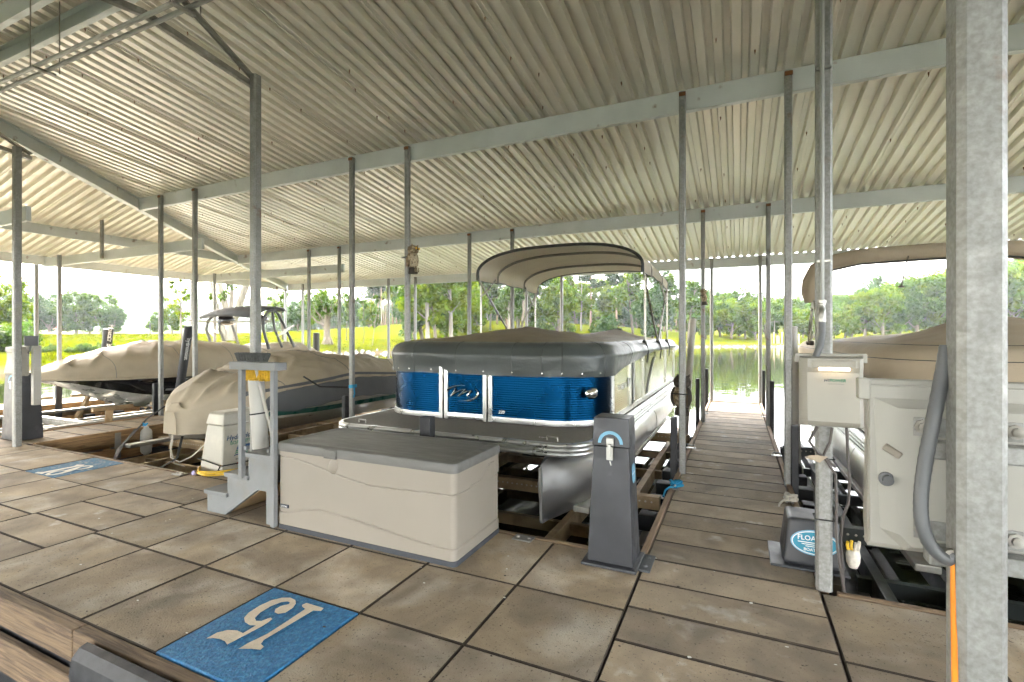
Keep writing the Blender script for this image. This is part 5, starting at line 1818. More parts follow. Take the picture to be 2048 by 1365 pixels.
# ---- guide poles of the lifts
def pole(name, label, p0, p1, r, m, text=None):
    t_ = thing(name, label, 'pole', p0, 'lift guide poles' if name == 'guide_pole' else None)
    mb = MB(); mb.tube([p0, p1], r, 16); po = mb.build('pole', M[m], t_, smooth=True)
    mb = MB(); mb.lathe([(r + .004, -.02), (r + .004, .006), (r * .6, .014), (0, .016)], p1, 16); mb.build('pole_cap', M[m], po, smooth=40)
    if text:
        s, size, f0, m2 = text
        a = Vector(p0); b_ = Vector(p1); d = (b_ - a).normalized()
        view = Vector((a.x, a.y, 0)).normalized()
        side = Vector((-view.y, view.x, 0))           # horizontal, across the line of sight
        # letters run up the pole
        def fn(u, v):
            c = a.lerp(b_, f0) - d * u
            th = v / r
            return tuple(c - view * (r + .003) * math.cos(th) - side * (r + .003) * math.sin(th))
        t2 = text_mb(s, fn, size, 'CENTER', 0, .001); o = t2.build('pole_lettering', M[m2], po); o['kind'] = 'stuff'


pole('guide_pole', 'black padded guide pole leaning beside the wake boat with small white lettering', (-9.62, 5.72, -.3), (-9.50, 5.92, 1.60), .075, 'rubber', ('hydrohoist', .095, .78, 'white_print'))
pole('guide_pole', 'black guide pole with white lettering standing behind the wake boat bow', (-13.1, 6.20, -.3), (-13.0, 6.30, 1.58), .095, 'rubber', ('Floatair Boatlifts', .13, .83, 'white_print'))
pole('guide_pole', 'leaning off white plastic guide pole between the blue boat and the finger pier', (-.80, 8.2, -.7), (-.72, 9.3, 1.72), .055, 'pvc')
pole('guide_pole', 'upright off white plastic guide pole on the right side of the finger pier', (.74, 7.7, -.7), (.71, 8.0, 1.55), .06, 'pvc')
pole('mooring_piling', 'short dark piling standing behind the cream covered boat', (-12.2, 11.6, -1.0), (-12.2, 11.6, 1.52), .10, 'bulb_post')
pole('mooring_piling', 'short dark piling beyond the end of the slip behind the owl post', (-8.6, 12.9, -1.0), (-8.6, 12.9, 1.30), .09, 'bulb_post')
bp_ = thing('bow_stop', 'small black rubber bow stop standing behind the chest at the boat deck', 'bow stop', (-2.34, 3.42, 0))
mb = MB(); mb.box(-2.385, -2.285, 3.36, 3.44, -.16, .755); mb.build('stop_post', M['rubber'], bp_, bevel=.006)

# ---- milk crate behind the steps
mc = thing('plastic_crate', 'small beige slatted crate half hidden behind the steps', 'crate', (-4.35, 4.3, .01))
x0_, x1_, y0_, y1_ = -4.50, -4.15, 4.2, 4.5
for zz in (.02, .13, .24):
    mb = MB(); mb.box(x0_, x1_, y0_, y0_ + .012, zz, zz + .045); mb.build('slat', M['box_beige'], mc)
    mb = MB(); mb.box(x1_ - .012, x1_, y0_ + .013, y1_, zz, zz + .045); mb.build('slat', M['box_beige'], mc)
    mb = MB(); mb.box(x0_, x0_ + .012, y0_ + .013, y1_, zz, zz + .045); mb.build('slat', M['box_beige'], mc)
for xx, yy in ((x0_, y0_ + .001), (x1_ - .02, y0_ + .001), (x0_, y1_), (x1_ - .02, y1_)):
    mb = MB(); mb.box(xx + .001, xx + .019, yy, yy + .018, .014, .29); mb.build('corner_post', M['box_beige'], mc)


# ---- plastic owl decoys
def owl(label, x, y, z, h, face, m=('owl_brown', 'owl_pale'), tilt=0.0):
    ow = thing('owl_decoy', label, 'owl decoy', (x, y, z), 'plastic owl decoys')
    c_, s_ = math.cos(face), math.sin(face)

    def P(a, b_, zz):
        return (x + a * c_ - b_ * s_ + tilt * zz, y + a * s_ + b_ * c_, z + zz * h)
    body = [(0.0, .24), (.17, .16), (.30, .20), (.45, .215), (.60, .195), (.69, .15)]
    secs = []
    for zz, r in [(.20, .13), (.26, .17), (.35, .205), (.45, .22), (.55, .21), (.64, .18), (.70, .14)]:
        secs.append([P(r * h * math.cos(a) * .95, r * h * math.sin(a) * .82, zz) for a in np.linspace(0, 2 * math.pi, 17)[:-1]])
    mb = MB(); mb.loft(secs, True, True, True); mb.build('body', M[m[1]], ow, smooth=60)
    secs = []
    for zz, r in [(.69, .15), (.74, .19), (.82, .205), (.90, .185), (.95, .12), (.965, .04)]:
        secs.append([P(r * h * math.cos(a), r * h * math.sin(a) * .9, zz) for a in np.linspace(0, 2 * math.pi, 17)[:-1]])
    mb = MB(); mb.loft(secs, True, True, True); hd = mb.build('head', M[m[0]], ow, smooth=60)
    for s in (-1, 1):
        mb = MB(); mb.tube([P(s * .11 * h, -.06 * h, .91), P(s * .17 * h, -.08 * h, 1.0)], [.05 * h, .006 * h], 6); mb.build('ear_tuft', M[m[0]], hd, smooth=True)
        mb = MB(); q = P(s * .075 * h, -.17 * h, .85); mb.lathe([(.045 * h, -.02 * h), (.04 * h, -.035 * h), (0, -.04 * h)], (0, 0, 0), 10, 'y')
        mb.v = [(q[0] + v[0] * c_ - v[1] * s_, q[1] + v[0] * s_ + v[1] * c_, q[2] + v[2]) for v in mb.v]; mb.build('eye', M['owl_eye'], hd, smooth=True)
        secs = [[P(s * (.17 + .055 * math.sin(math.pi * f)) * h + .03 * h * math.cos(a), (.03 + .02 * f) * h + .10 * h * math.sin(a) * math.sin(math.pi * (f * .9 + .08)), .68 - .46 * f) for a in np.linspace(0, 2 * math.pi, 9)[:-1]] for f in np.linspace(0, 1, 7)]
        mb = MB(); mb.loft(secs, True, True, True); mb.build('wing', M[m[0]], ow, smooth=60)
    mb = MB(); mb.tube([P(0, -.19 * h, .82), P(0, -.235 * h, .775)], [.03 * h, .006 * h], 6); mb.build('beak', M['owl_dark'], hd)
    mb = MB(); mb.loft([[P(r * h * math.cos(a), r * h * math.sin(a) * .85, zz) for a in np.linspace(0, 2 * math.pi, 13)[:-1]] for zz, r in ((0, .17), (.03, .18), (.19, .155), (.21, .13))], True, True, True); pe = mb.build('perch', M['owl_dark'], ow, smooth=40)
    for s in (-.09, 0, .09):
        mb = MB(); mb.tube([P(s * h, -.15 * h, .20), P(s * h, -.165 * h, .05)], .02 * h, 6); mb.build('talon', M[m[1]], pe, smooth=True)
    mb = MB(); mb.tube([P(-.24 * h, .05 * h, .55), P(-.24 * h, .30 * h, .55), P(.1 * h, .30 * h, .55)], .006, 4); mb.build('tie_wire', M['strap_black'], ow)


owl('brown plastic owl decoy wired high on the post above the blue boat', -3.885, 5.33, 2.245, .385, rad(88))
owl('small owl decoy wired to the far left post of the finger pier', -.49, 8.60, 1.93, .27, rad(100), tilt=-.02)
owl('dark owl decoy hanging low on the near left post of the finger pier', -.535, 5.47, .58, .44, rad(160), m=('owl_dark', 'owl_brown'))

# ================================================================== trees, shrubs and the far shore
def raw_mesh(name, V, F, m, smooth=False):
    me = bpy.data.meshes.new(name)
    n = len(V); k = F.shape[1]
    me.vertices.add(n); me.vertices.foreach_set('co', np.asarray(V, np.float32).ravel())
    me.loops.add(F.size); me.loops.foreach_set('vertex_index', F.astype(np.int32).ravel())
    me.polygons.add(len(F)); me.polygons.foreach_set('loop_start', np.arange(0, F.size, k, dtype=np.int32))
    me.update(calc_edges=True)
    if smooth:
        me.polygons.foreach_set('use_smooth', np.ones(len(F), bool))
    me.materials.append(M[m])
    return me


def leaves(rng, centers, rad_, n_per, size, flat=.75, droop=0.0):
    """leaf-sized rhombs scattered through clumps"""
    c = np.repeat(centers, n_per, 0)
    r = np.repeat(rad_, n_per)[:, None]
    n = len(c)
    d = rng.normal(size=(n, 3)); d /= np.linalg.norm(d, axis=1)[:, None]
    rr = rng.random(n)[:, None] ** .45
    p = c + d * rr * r * np.array([1, 1, flat])
    s = size * rng.uniform(.6, 1.4, n)[:, None]
    nrm = d * .5 + rng.normal(size=(n, 3)) * .7 + np.array([0, 0, .5])
    nrm /= np.linalg.norm(nrm, axis=1)[:, None]
    a = np.cross(nrm, rng.normal(size=(n, 3))); a /= np.linalg.norm(a, axis=1)[:, None]
    b_ = np.cross(nrm, a)
    V = np.stack([p - a * s, p - b_ * s * .55 + nrm * s * .12, p + a * s, p + b_ * s * .55 + nrm * s * .12], 1).reshape(-1, 3)
    F = np.arange(4 * n).reshape(n, 4)
    return V, F


def limb(mb, p0, d, L, r0, r1, rng, bend=.25, n=5, up=.1):
    pts = [Vector(p0)]; d = Vector(d).normalized()
    for i in range(n):
        d = (d + Vector(rng.normal(size=3) * bend * .35) + Vector((0, 0, up * .3))).normalized()
        pts.append(pts[-1] + d * (L / n))
    mb.tube(pts, [lerp(r0, r1, i / n) for i in range(n + 1)], 6)
    return pts


def make_tree(kind, seed, leafm, barkm):
    rng = np.random.default_rng(seed)
    mb = MB(); ends = []
    H = 10.0
    if kind == 'broad':
        tr = limb(mb, (0, 0, -.3), (0, 0, 1), 4.6, .26, .17, rng, .18, 6)
        for i in range(13):
            a = rng.uniform(0, 6.28); q = rng.uniform(.32, 1)
            st_ = tr[int(q * 6)]
            l = limb(mb, st_, (math.cos(a), math.sin(a), rng.uniform(.25, 1.3)), rng.uniform(2.4, 4.6), .10, .03, rng, .4, 5, .3)
            ends += [l[2], l[3], l[4], l[5]]
        C_ = np.array([list(e) for e in ends]) + rng.normal(size=(len(ends), 3)) * .35
        extra = rng.normal(size=(26, 3)); extra /= np.linalg.norm(extra, axis=1)[:, None]
        extra = extra * np.array([3.0, 3.0, 3.2]) * rng.uniform(.55, 1.0, 26)[:, None] + np.array([0, 0, 6.0])
        C_ = np.vstack([C_, extra]); R_ = rng.uniform(.55, 1.05, len(C_)); V, F_ = leaves(rng, C_, R_, 85, .235)
    elif kind == 'tall':
        tr = limb(mb, (0, 0, -.3), (0, 0, 1), 8.8, .17, .06, rng, .08, 8)
        for i in range(16):
            a = rng.uniform(0, 6.28); q = rng.uniform(.40, 1)
            l = limb(mb, tr[int(q * 8)], (math.cos(a), math.sin(a), rng.uniform(.3, 1.0)), rng.uniform(1.2, 2.5), .05, .015, rng, .4, 4, .3)
            ends += [l[2], l[3], l[4]]
        C_ = np.array([list(e) for e in ends]) + rng.normal(size=(len(ends), 3)) * .25
        R_ = rng.uniform(.4, .8, len(C_)); V, F_ = leaves(rng, C_, R_, 80, .19)
    elif kind == 'pine':
        tr = limb(mb, (0, 0, -.3), (0, 0, 1), 9.6, .15, .04, rng, .03, 8)
        for i in range(26):
            a = rng.uniform(0, 6.28); z = rng.uniform(5.2, 9.3)
            t_ = (z - 5.2) / 4.4
            p = tr[0].lerp(tr[-1], (z + .3) / 9.6)
            l = limb(mb, p, (math.cos(a), math.sin(a), .15), lerp(2.0, .6, t_), .035, .012, rng, .2, 3, .1)
            ends += [l[1], l[2], l[3]]
        C_ = np.array([list(e) for e in ends]); R_ = rng.uniform(.35, .55, len(C_)); V, F_ = leaves(rng, C_, R_, 40, .15, .45)
    elif kind == 'slim':
        tr = limb(mb, (0, 0, -.2), (.06, 0, 1), 8.5, .13, .04, rng, .35, 8)
        for i in range(10):
            a = rng.uniform(0, 6.28); q = rng.uniform(.35, 1)
            l = limb(mb, tr[int(q * 8)], (math.cos(a), math.sin(a), .8), rng.uniform(1.0, 2.2), .045, .012, rng, .4, 4, .2)
            ends += [l[2], l[4]]
        C_ = np.array([list(e) for e in ends]); R_ = rng.uniform(.3, .6, len(C_)); V, F_ = leaves(rng, C_, R_, 46, .17)
    elif kind == 'gnarled':
        tr = limb(mb, (0, 0, -.3), (.03, 0, 1), 4.4, .62, .40, rng, .25, 7)
        for i in range(5):
            mb.tube([(.9 * math.cos(i * 1.26), .9 * math.sin(i * 1.26), -.2), (.3 * math.cos(i * 1.26), .3 * math.sin(i * 1.26), .8)], [.12, .26], 6)
        for i in range(14):
            a = rng.uniform(0, 6.28); q = rng.uniform(.5, 1)
            l = limb(mb, tr[int(q * 7)], (math.cos(a), math.sin(a), rng.uniform(.35, 1.4)), rng.uniform(2.5, 5.2), .20, .03, rng, .5, 6, .25)
            ends += [l[3], l[4], l[5], l[6]]
        C_ = np.array([list(e) for e in ends]) + rng.normal(size=(len(ends), 3)) * .3
        R_ = rng.uniform(.4, .85, len(C_)); V, F_ = leaves(rng, C_, R_, 48, .18)
    elif kind == 'multi':
        for i in range(7):
            a = i * .9 + rng.uniform(-.2, .2)
            tr = limb(mb, (.25 * math.cos(a), .25 * math.sin(a), -.2 if i == 0 else 1.4), (math.cos(a) * .42, math.sin(a) * .42, 1), 7.5, .24, .06, rng, .15, 8, .2)
            for j in range(5):
                b2 = rng.uniform(0, 6.28)
                l = limb(mb, tr[rng.integers(3, 8)], (math.cos(b2), math.sin(b2), .6), 1.9, .05, .015, rng, .4, 4)
                ends += [l[3], l[4]]
        limb(mb, (0, 0, -.3), (0, 0, 1), 2.0, .55, .5, rng, .05, 3)
        C_ = np.array([list(e) for e in ends]); R_ = rng.uniform(.3, .65, len(C_)); V, F_ = leaves(rng, C_, R_, 44, .15)
    else:   # shrub, 2 m
        for i in range(9):
            a = rng.uniform(0, 6.28)
            l = limb(mb, (0, 0, -.1), (math.cos(a) * .7, math.sin(a) * .7, 1), rng.uniform(1.0, 1.9), .035, .01, rng, .4, 4)
            ends += [l[1], l[2], l[3], l[4]]
        C_ = np.array([list(e) for e in ends]); R_ = rng.uniform(.3, .5, len(C_)); V, F_ = leaves(rng, C_, R_, 45, .11)
    crown = raw_mesh('crown', V, F_, leafm)
    me = bpy.data.meshes.new('trunk'); me.from_pydata([tuple(v) for v in mb.v], [], mb.f)
    me.polygons.foreach_set('use_smooth', [True] * len(me.polygons)); me.materials.append(M[barkm])
    return me, crown


PT = {}


def proto(kind, var, leafm, barkm):
    key = (kind, var, leafm)
    if key not in PT:
        PT[key] = make_tree(kind, hash_seed(kind, var), leafm, barkm)
    return PT[key]


def hash_seed(kind, var):
    return sum(ord(c) for c in kind) * 13 + var * 101


def at(px, d):
    k_ = (px - 1024) / 981.0
    return (d * (k_ * math.cos(YAW) - math.sin(YAW)), d * (k_ * math.sin(YAW) + math.cos(YAW)))


TR = random.Random(11)


def tree(kind, var, leafm, barkm, x, y, h, label, group=None, name='tree', wide=1.0, dz=0.):
    tm, cm = proto(kind, var, leafm, barkm)
    base = 2.0 if kind == 'shrub' else 10.0
    s = h / base
    z = gz(x, y) + dz
    e = bpy.data.objects.new(name, None)
    e.location = (x, y, z); e.scale = (s * wide, s * wide, s); e.rotation_euler = (0, 0, TR.uniform(0, 6.28))
    e['label'] = label; e['category'] = 'shrub' if kind == 'shrub' else 'tree'
    if group:
        e['group'] = group
    C.objects.link(e)
    for nm, me in (('trunk' if kind != 'shrub' else 'stems', tm), ('crown', cm)):
        o = bpy.data.objects.new(nm, me); o.parent = e; C.objects.link(o)
    return e


ORD = ['first', 'second', 'third', 'fourth', 'fifth', 'sixth', 'seventh', 'eighth', 'ninth', 'tenth', 'eleventh', 'twelfth', 'thirteenth', 'fourteenth', 'fifteenth', 'sixteenth', 'seventeenth', 'eighteenth']


def nth(px, allpx):
    return ORD[sorted(allpx).index(px)]


# -- left: single trees on the lawn
x, y = at(8, 46); tree('broad', 1, 'leaf_bright', 'bark', x, y, 6.5, 'bright green leafy tree at the far left edge behind the post')
G1 = 'hazy trees behind the left lawn'
for px, d, h, lf, v in ((62, 92, 8.2, 'leaf_mid', 0), (98, 90, 8.6, 'leaf_dark', 1), (30, 100, 9, 'leaf_mid', 1), (122, 96, 8.2, 'leaf_mid', 2), (152, 88, 9.4, 'leaf_mid', 0), (180, 92, 8.0, 'leaf_dark', 2), (205, 90, 8.6, 'leaf_mid', 1), (228, 88, 6.0, 'leaf_dark', 0), (75, 110, 10, 'leaf_dark', 2), (-20, 80, 10, 'leaf_mid', 2)):
    x, y = at(px, d); tree('broad', v, lf, 'bark', x, y, h, 'hazy broadleaf tree, %s from the left in the row behind the left lawn' % nth(px, (62, 98, 30, 122, 152, 180, 205, 228, 75, -20)), G1)
x, y = at(345, 76); tree('broad', 0, 'leaf_bright', 'bark', x, y, 5.2, 'small yellow green tree on the lawn right of the hill gap')
x, y = at(318, 84); tree('broad', 2, 'leaf_mid', 'bark', x, y, 4.5, 'low green tree in front of the blue hill')
x, y = at(366, 52); tree('slim', 0, 'leaf_bright', 'bark', x, y, 9.0, 'slender tree with leafy trunk left of the folded tower')
x, y = at(462, 60); tree('multi', 0, 'leaf_mid', 'bark_pale', x, y, 15, 'large pale many stemmed tree behind the wake tower', wide=.85)
x, y = at(566, 66); tree('slim', 1, 'leaf_mid', 'bark', x, y, 13, 'dark slim trunk right of the wake tower')
x, y = at(596, 84); tree('broad', 1, 'leaf_dark', 'bark', x, y, 5.6, 'round dark green tree on the lawn beside the corner post')
x, y = at(655, 62); tree('gnarled', 0, 'leaf_mid', 'bark', x, y, 10.5, 'old gnarled tree with thick twisted trunk on the lawn', wide=.8)
for px, d, v, lab in ((694, 70, 2, 'thin crooked sapling right of the gnarled tree'), (727, 66, 3, 'bent young tree standing on the lawn slope'), (744, 62, 4, 'pale crooked sapling on the lawn in front of the pines')):
    x, y = at(px, d); tree('slim', v, 'leaf_mid', 'bark', x, y, 7.5 if px > 700 else 9, lab, wide=.7)
x, y = at(738, 96); tree('broad', 0, 'leaf_bright', 'bark', x, y, 6.0, 'yellow green bushy tree below the pines')
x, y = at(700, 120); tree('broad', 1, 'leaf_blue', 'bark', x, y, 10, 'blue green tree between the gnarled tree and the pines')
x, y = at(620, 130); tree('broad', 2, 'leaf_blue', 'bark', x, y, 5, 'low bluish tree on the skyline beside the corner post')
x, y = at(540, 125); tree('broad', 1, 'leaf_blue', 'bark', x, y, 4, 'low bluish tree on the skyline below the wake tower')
# pine stand
for i, (px, d) in enumerate(((748, 118), (756, 124), (764, 116), (771, 122), (778, 118), (786, 126), (793, 119), (801, 124), (742, 130), (810, 120), (768, 132))):
    x, y = at(px, d); tree('pine', i % 3, 'leaf_pine', 'bark_pine', x, y, 13.5 + (i % 3) * 1.2, 'straight tan trunked pine in the stand on the knoll', 'pines on the knoll', 'pine_tree')
# -- open woodland behind the blue boat
x, y = at(855, 56); tree('tall', 0, 'leaf_bright', 'bark_pale', x, y, 17, 'thick pale trunk leaning slightly just right of the owl post')
x, y = at(902, 62); tree('tall', 1, 'leaf_bright', 'bark_pale', x, y, 18, 'straight pale trunk rising left of the bimini top')
x, y = at(873, 60); tree('tall', 2, 'leaf_bright', 'bark', x, y, 14, 'forked trunk between two pale trunks right of the owl post')
wd = random.Random(21)
G2 = 'trees of the open wood across the cove'
spots = []
tries = 0
while len(spots) < 74 and tries < 4000:
    tries += 1
    px = wd.uniform(800, 1390); d = wd.uniform(66, 150) + max(0, (px - 1100) * .07)
    x, y = at(px, d)
    sd = float(lake_dist(np.array([x]), np.array([y]))[0])
    if sd < 5 or any((x - a) ** 2 + (y - b_) ** 2 < 9 for a, b_ in spots):
        continue
    spots.append((x, y))
    dist = d
    r_ = wd.random()
    if r_ < .22:
        tree('pine', wd.randint(0, 2), 'leaf_pine', 'bark_pine', x, y, wd.uniform(14, 19), 'pine among the trees of the open wood', G2, 'pine_tree')
    elif r_ < .70:
        tree('tall', wd.randint(0, 4), wd.choice(('leaf_mid', 'leaf_bright', 'leaf_bright', 'leaf_mid')), wd.choice(('bark', 'bark_pale')), x, y, wd.uniform(11, 18), 'slim broadleaf tree with bare trunk in the open wood', G2)
    else:
        tree('broad', wd.randint(0, 2), wd.choice(('leaf_mid', 'leaf_bright', 'leaf_dark')), 'bark', x, y, wd.uniform(8, 15), 'leafy full crowned tree in the open wood', G2)
for px, d, h, lf in ((1218, 84, 6.5, 'leaf_dark'), (1195, 88, 5, 'leaf_mid'), (1075, 90, 5, 'leaf_mid'), (960, 100, 5, 'leaf_dark')):
    x, y = at(px, d); tree('broad', int(px) % 3, lf, 'bark', x, y, h, 'low bushy green tree at the edge of the open wood', 'low trees at the wood edge')
for i in range(46):
    px = 560 + i * 18.5 + wd.uniform(-6, 6); d = wd.uniform(150, 205)
    x, y = at(px, d)
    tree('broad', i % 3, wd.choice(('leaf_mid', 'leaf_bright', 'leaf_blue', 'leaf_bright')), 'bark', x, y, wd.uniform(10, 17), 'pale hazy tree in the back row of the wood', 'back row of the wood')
# -- across the water to the right
G3 = 'round trees on the far bank'
FB = ((1412, 112, 9, 'leaf_bright'), (1440, 118, 12, 'leaf_mid'), (1462, 113, 11, 'leaf_bright'), (1490, 114, 10.5, 'leaf_bright'), (1512, 112, 9.5, 'leaf_bright'), (1532, 118, 11, 'leaf_mid'),
                                     (1478, 126, 14, 'leaf_mid'), (1505, 130, 13, 'leaf_dark'), (1556, 128, 10, 'leaf_mid'), (1580, 126, 9, 'leaf_bright'), (1606, 120, 8, 'leaf_bright'), (1625, 116, 6, 'leaf_bright'), (1642, 108, 5, 'leaf_bright'), (1590, 140, 13, 'leaf_mid'), (1548, 142, 14, 'leaf_mid'), (1400, 130, 13, 'leaf_mid'), (1425, 140, 15, 'leaf_dark'), (1628, 132, 11, 'leaf_mid'))
for i, (px, d, h, lf) in enumerate(FB):
    x, y = at(px, d); tree('broad', i % 3, lf, 'bark', x, y, h, 'round sunlit tree, %s from the left on the far bank beyond the finger pier' % nth(px, [q[0] for q in FB]), G3)
G4 = 'big trees behind the right boat'
BT = ((1690, 128, 13, 'leaf_mid'), (1730, 122, 13.5, 'leaf_bright'), (1765, 120, 15, 'leaf_bright'), (1800, 126, 17, 'leaf_mid'), (1835, 130, 19, 'leaf_mid'), (1870, 132, 20, 'leaf_bright'), (1905, 136, 21, 'leaf_bright'), (1945, 140, 21, 'leaf_mid'), (1985, 138, 21, 'leaf_bright'), (2025, 136, 22, 'leaf_bright'), (2065, 140, 21, 'leaf_mid'), (1668, 118, 7, 'leaf_bright'), (1705, 112, 6, 'leaf_bright'), (1750, 150, 20, 'leaf_dark'), (2090, 150, 24, 'leaf_mid'))
for i, (px, d, h, lf) in enumerate(BT):
    x, y = at(px, d); tree('broad', (i + 1) % 3, lf, 'bark', x, y, h, 'big spreading tree, %s from the left on the shore behind the right boat' % nth(px, [q[0] for q in BT]), G4)
# -- shrubs on the near left bank
G5 = 'bank shrubs at the left shore'
sh = random.Random(5)
for i in range(60):
    px = sh.uniform(-120, 330)
    d = 31 + (px + 100) * .018 + sh.uniform(-1.5, 2.5)
    x, y = at(px, d)
    sd = float(lake_dist(np.array([x]), np.array([y]))[0])
    if sd < .3:
        x -= (.5 - sd) * 1.0
    hgt = sh.uniform(.4, .85) if px > 60 else sh.uniform(1.0, 2.6)
    tree('shrub', i % 4, sh.choice(('leaf_mid', 'leaf_bright', 'leaf_dark')), 'bark', x, y, hgt, 'leafy green shrub on the left bank above the water', G5, 'shrub', dz=-.1)

# -- far wooded hillsides: one mass
rng = np.random.default_rng(77)
Cs, Rs = [], []
cnt = 0
for _ in range(14000):
    x = rng.uniform(-150, 300); y = rng.uniform(140, 420)
    if cnt > 3600:
        break
    z = gz(x, y)
    if z < 4.0:
        continue
    h = rng.uniform(6, 11)
    for q in range(4):
        Cs.append((x + rng.normal() * 1.6, y + rng.normal() * 1.6, z + h * rng.uniform(.25, .95))); Rs.append(rng.uniform(1.8, 3.0))
    cnt += 1
V, F_ = leaves(rng, np.array(Cs), np.array(Rs), 30, .66)
hw = bpy.data.objects.new('hillside_woodland', raw_mesh('hillside_woodland', V, F_, 'leaf_hill')); C.objects.link(hw); hw['kind'] = 'stuff'
Cs, Rs = [], []
for _ in range(2600):
    x = rng.uniform(-1150, -120); y = rng.uniform(240, 900)
    z = float(ground_z(np.array([x]), np.array([y]))[0])
    if z < 5:
        continue
    h = rng.uniform(7, 13)
    for q in range(3):
        Cs.append((x + rng.normal() * 3, y + rng.normal() * 3, z + h * rng.uniform(.3, .9))); Rs.append(rng.uniform(3, 5.5))
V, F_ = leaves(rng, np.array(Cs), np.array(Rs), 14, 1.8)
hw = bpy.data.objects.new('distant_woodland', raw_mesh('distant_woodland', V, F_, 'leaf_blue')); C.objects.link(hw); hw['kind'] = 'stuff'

# -- lawn grass tufts along the bank and up the slope
tv = []
cx_, cy_ = [], []
for _ in range(9000):
    px = rng.uniform(60, 1000); d = rng.uniform(27, 75)
    x, y = at(px, d)
    cx_.append(x); cy_.append(y)
cx_ = np.array(cx_); cy_ = np.array(cy_)
sd = lake_dist(cx_, cy_)
keep = sd > .6
cx_, cy_ = cx_[keep], cy_[keep]
cz_ = ground_z(cx_, cy_)
n = len(cx_)
V = []
F_ = []
bl = 7
ang = rng.uniform(0, 6.28, (n, bl)); lean = rng.uniform(.01, .09, (n, bl)); hh = rng.uniform(.06, .16, (n, bl)) * np.where(lake_dist(cx_, cy_) < 3, 2.2, 1.0)[:, None]
ox = rng.normal(size=(n, bl)) * .14; oy = rng.normal(size=(n, bl)) * .14
bx = cx_[:, None] + ox; by = cy_[:, None] + oy
wx, wy = np.sin(ang) * .022, -np.cos(ang) * .022
z0 = cz_[:, None] - .02
T = np.stack([np.stack([bx - wx, by - wy, z0 + 0 * bx], -1), np.stack([bx + wx, by + wy, z0 + 0 * bx], -1), np.stack([bx + np.cos(ang) * lean, by + np.sin(ang) * lean, z0 + hh], -1)], 2).reshape(-1, 3)
mat('grass_blade', (.05, .06, .002), .7, 0, .2, .5, transl=.4, spec=0, col2=(.075, .07, .002), c2scale=.3, rvar=0)
gr = bpy.data.objects.new('lawn_grass', raw_mesh('lawn_grass', T, np.arange(len(T)).reshape(-1, 3), 'grass_blade')); C.objects.link(gr); gr['kind'] = 'stuff'

# -- riprap stones along the waterline
ic = [(0, 0, 1), (.89, 0, .45), (.28, .85, .45), (-.72, .53, .45), (-.72, -.53, .45), (.28, -.85, .45), (.72, .53, -.45), (-.28, .85, -.45), (-.89, 0, -.45), (-.28, -.85, -.45), (.72, -.53, -.45), (0, 0, -1)]
icf = [(0, 1, 2), (0, 2, 3), (0, 3, 4), (0, 4, 5), (0, 5, 1), (1, 6, 2), (2, 7, 3), (3, 8, 4), (4, 9, 5), (5, 10, 1), (6, 7, 2), (7, 8, 3), (8, 9, 4), (9, 10, 5), (10, 6, 1), (11, 7, 6), (11, 8, 7), (11, 9, 8), (11, 10, 9), (11, 6, 10)]
ic = np.array(ic); icf = np.array(icf)
Vs, Fs = [], []
k = 0
for seg in range(6, 15):
    a = np.array(LAKE[seg]); b_ = np.array(LAKE[seg + 1])
    Ls = np.linalg.norm(b_ - a)
    for q in range(int(Ls * 5)):
        p = a + (b_ - a) * rng.random() + rng.normal(size=2) * .5
        s = rng.uniform(.10, .34)
        z = max(float(ground_z(np.array([p[0]]), np.array([p[1]]))[0]), WATER - .1)
        V_ = ic * s * rng.uniform(.6, 1.3, 3) * (1 + rng.normal(size=(12, 1)) * .12) + np.array([p[0], p[1], z + s * .15])
        Vs.append(V_); Fs.append(icf + 12 * k); k += 1
rr_ = bpy.data.objects.new('shore_stones', raw_mesh('shore_stones', np.vstack(Vs), np.vstack(Fs), 'stone')); C.objects.link(rr_); rr_['kind'] = 'stuff'

# -- fence posts, pilings, a pole
for px, d, h in ((300, 66, 1.6), (606, 76, 1.5)):
    x, y = at(px, d); z = gz(x, y)
    t_ = thing('sign_post', 'thin dark post on the lawn by the %s' % ('blue hill gap' if px < 400 else 'round dark tree'), 'post', (x, y, z))
    mb = MB(); mb.box(x - .05, x + .05, y - .05, y + .05, z - .2, z + h); mb.build('post', M['bulb_post'], t_)
for i in range(11):
    px = 1541 + i * 5.6 + (i % 3)
    x, y = at(px, 101 + (i % 2) * 1.5)
    t_ = thing('shore_piling', 'tan timber piling in the row standing off the far bank', 'piling', (x, y, WATER), 'timber pilings off the far bank')
    hh_ = 2.3 + .5 * math.sin(i * 1.9)
    mb = MB(); mb.tube([(x, y, WATER - 1), (x, y, WATER + hh_)], .15, 8); mb.build('pile', M['piling'], t_, smooth=40)
    mb = MB(); mb.lathe([(.17, 0), (.12, .08), (.0, .12)], (x, y, WATER + hh_), 8); mb.build('pile_cap', M['piling'], t_)
x, y = at(1549, 109); z = gz(x, y)
t_ = thing('utility_pole', 'thin pale utility pole above the timber pilings', 'utility pole', (x, y, z))
mb = MB(); mb.tube([(x, y, z - .3), (x, y, z + 4.6)], [.09, .06], 8); mb.build('pole', M['bark_pale'], t_)
mb = MB(); mb.beam((x - .8, y, z + 4.3), (x + .8, y, z + 4.3), .08, .1); mb.build('cross_arm', M['bark_pale'], t_)

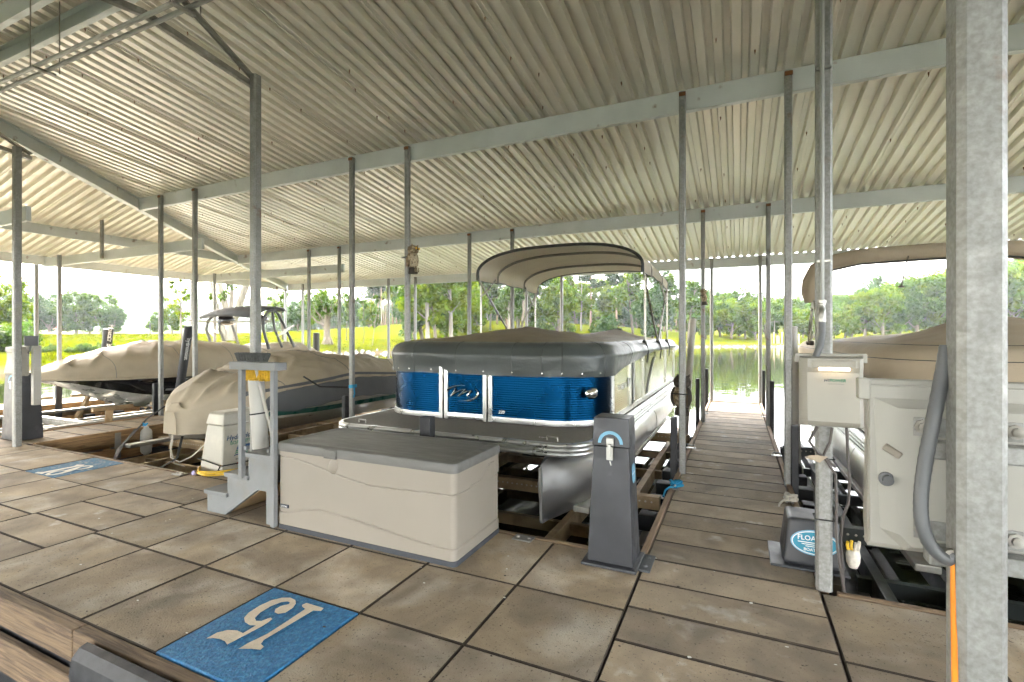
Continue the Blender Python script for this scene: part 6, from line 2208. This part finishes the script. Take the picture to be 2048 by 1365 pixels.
# -- person in a red shirt seated on a pale boulder on the lawn
x, y = at(116, 60); z = gz(x, y)
bo_ = thing('boulder', 'long low pale boulder under the seated person on the left lawn', 'boulder', (x, y, z))
rx, ry = math.cos(YAW), math.sin(YAW)
secs = []
for q in range(13):
    f = q / 12; u = -1.7 + 3.6 * f
    hh_ = .42 * math.sin(math.pi * min(.97, max(.03, f))) ** .5 + .05 * nz(u * 2, 3)
    ring = []
    for a in np.linspace(0, 2 * math.pi, 13)[:-1]:
        v = .75 * math.sin(math.pi * min(.98, max(.02, f))) ** .5 * math.cos(a)
        ring.append((x + rx * u - ry * v, y + ry * u + rx * v, z - .05 + max(-.1, hh_ * math.sin(a)) * (1 + .15 * nz(u * 3, a, 2))))
    secs.append(ring)
mb = MB(); mb.loft(secs, True, True, True); mb.build('rock', M['sandstone'], bo_, smooth=50)
pe = thing('person', 'seated person in a dark red shirt on the pale boulder on the left lawn', 'person', (x, y, z + .4))


def body_mesh(name, verts, edges, radii, m, parent):
    me = bpy.data.meshes.new(name); me.from_pydata(verts, edges, []); me.materials.append(M[m])
    o = bpy.data.objects.new(name, me); C.objects.link(o); o.parent = parent
    sk = o.modifiers.new('skin', 'SKIN'); ss = o.modifiers.new('sub', 'SUBSURF'); ss.levels = 2; ss.render_levels = 2
    for i, r in enumerate(radii):
        me.skin_vertices[0].data[i].radius = (r, r)
    me.skin_vertices[0].data[0].use_root = True
    return o


# local: u to the right in the picture, v away, w up ; figure faces left
P3 = lambda u, v, w_: (rx * u - ry * v, ry * u + rx * v, w_)
bv = [P3(.20, 0, .02), P3(.16, 0, .25), P3(.08, 0, .48), P3(.02, 0, .60), P3(-.03, 0, .74), P3(-.05, 0, .84),
      P3(.02, -.19, .50), P3(-.18, -.24, .34), P3(-.42, -.16, .28), P3(-.50, -.12, .27), P3(.02, .19, .50), P3(-.16, .24, .33), P3(-.40, .16, .27), P3(-.48, .12, .26),
      P3(-.24, -.12, .06), P3(-.34, -.13, -.32), P3(-.46, -.13, -.38), P3(-.20, .14, .07), P3(-.28, .15, -.32), P3(-.40, .15, -.38)]
be = [(0, 1), (1, 2), (2, 3), (3, 4), (4, 5), (2, 6), (6, 7), (7, 8), (8, 9), (2, 10), (10, 11), (11, 12), (12, 13), (0, 14), (14, 15), (15, 16), (0, 17), (17, 18), (18, 19)]
brd = [.15, .14, .15, .055, .085, .09, .07, .048, .038, .035, .07, .048, .038, .035, .085, .055, .04, .085, .055, .04]
body_mesh('body', bv, be, brd, 'skin', pe)
body_mesh('shirt', [P3(.20, 0, .04), P3(.16, 0, .25), P3(.08, 0, .47), P3(.02, -.19, .50), P3(-.09, -.22, .42), P3(.02, .19, .50), P3(-.08, .22, .41)], [(0, 1), (1, 2), (2, 3), (3, 4), (2, 5), (5, 6)], [.175, .165, .165, .09, .075, .09, .075], 'shirt_red', pe)
body_mesh('shorts', [P3(.20, 0, .0), P3(-.02, -.07, .04), P3(-.20, -.12, .06), P3(-.0, .07, .04), P3(-.17, .14, .07)], [(0, 1), (1, 2), (0, 3), (3, 4)], [.17, .115, .10, .115, .10], 'shorts', pe)
body_mesh('hair', [P3(-.02, 0, .80), P3(-.03, 0, .87)], [(0, 1)], [.10, .095], 'hair', pe)

# ================================================================== summer haze over the lake
hz = MB(); hz.box(-1760, 1360, -360, 1560, -8.0, 130)
hm = bpy.data.materials.new('haze'); hm.use_nodes = True
hn = hm.node_tree; hn.nodes.clear()
ho_ = hn.nodes.new('ShaderNodeOutputMaterial'); pv = hn.nodes.new('ShaderNodeVolumePrincipled')
pv.inputs['Color'].default_value = (.80, .88, .97, 1)
pv.inputs['Density'].default_value = .0003
pv.inputs['Anisotropy'].default_value = .35
hn.links.new(pv.outputs[0], ho_.inputs['Volume'])
hzo = hz.build('haze', hm, center=False); hzo['kind'] = 'stuff'
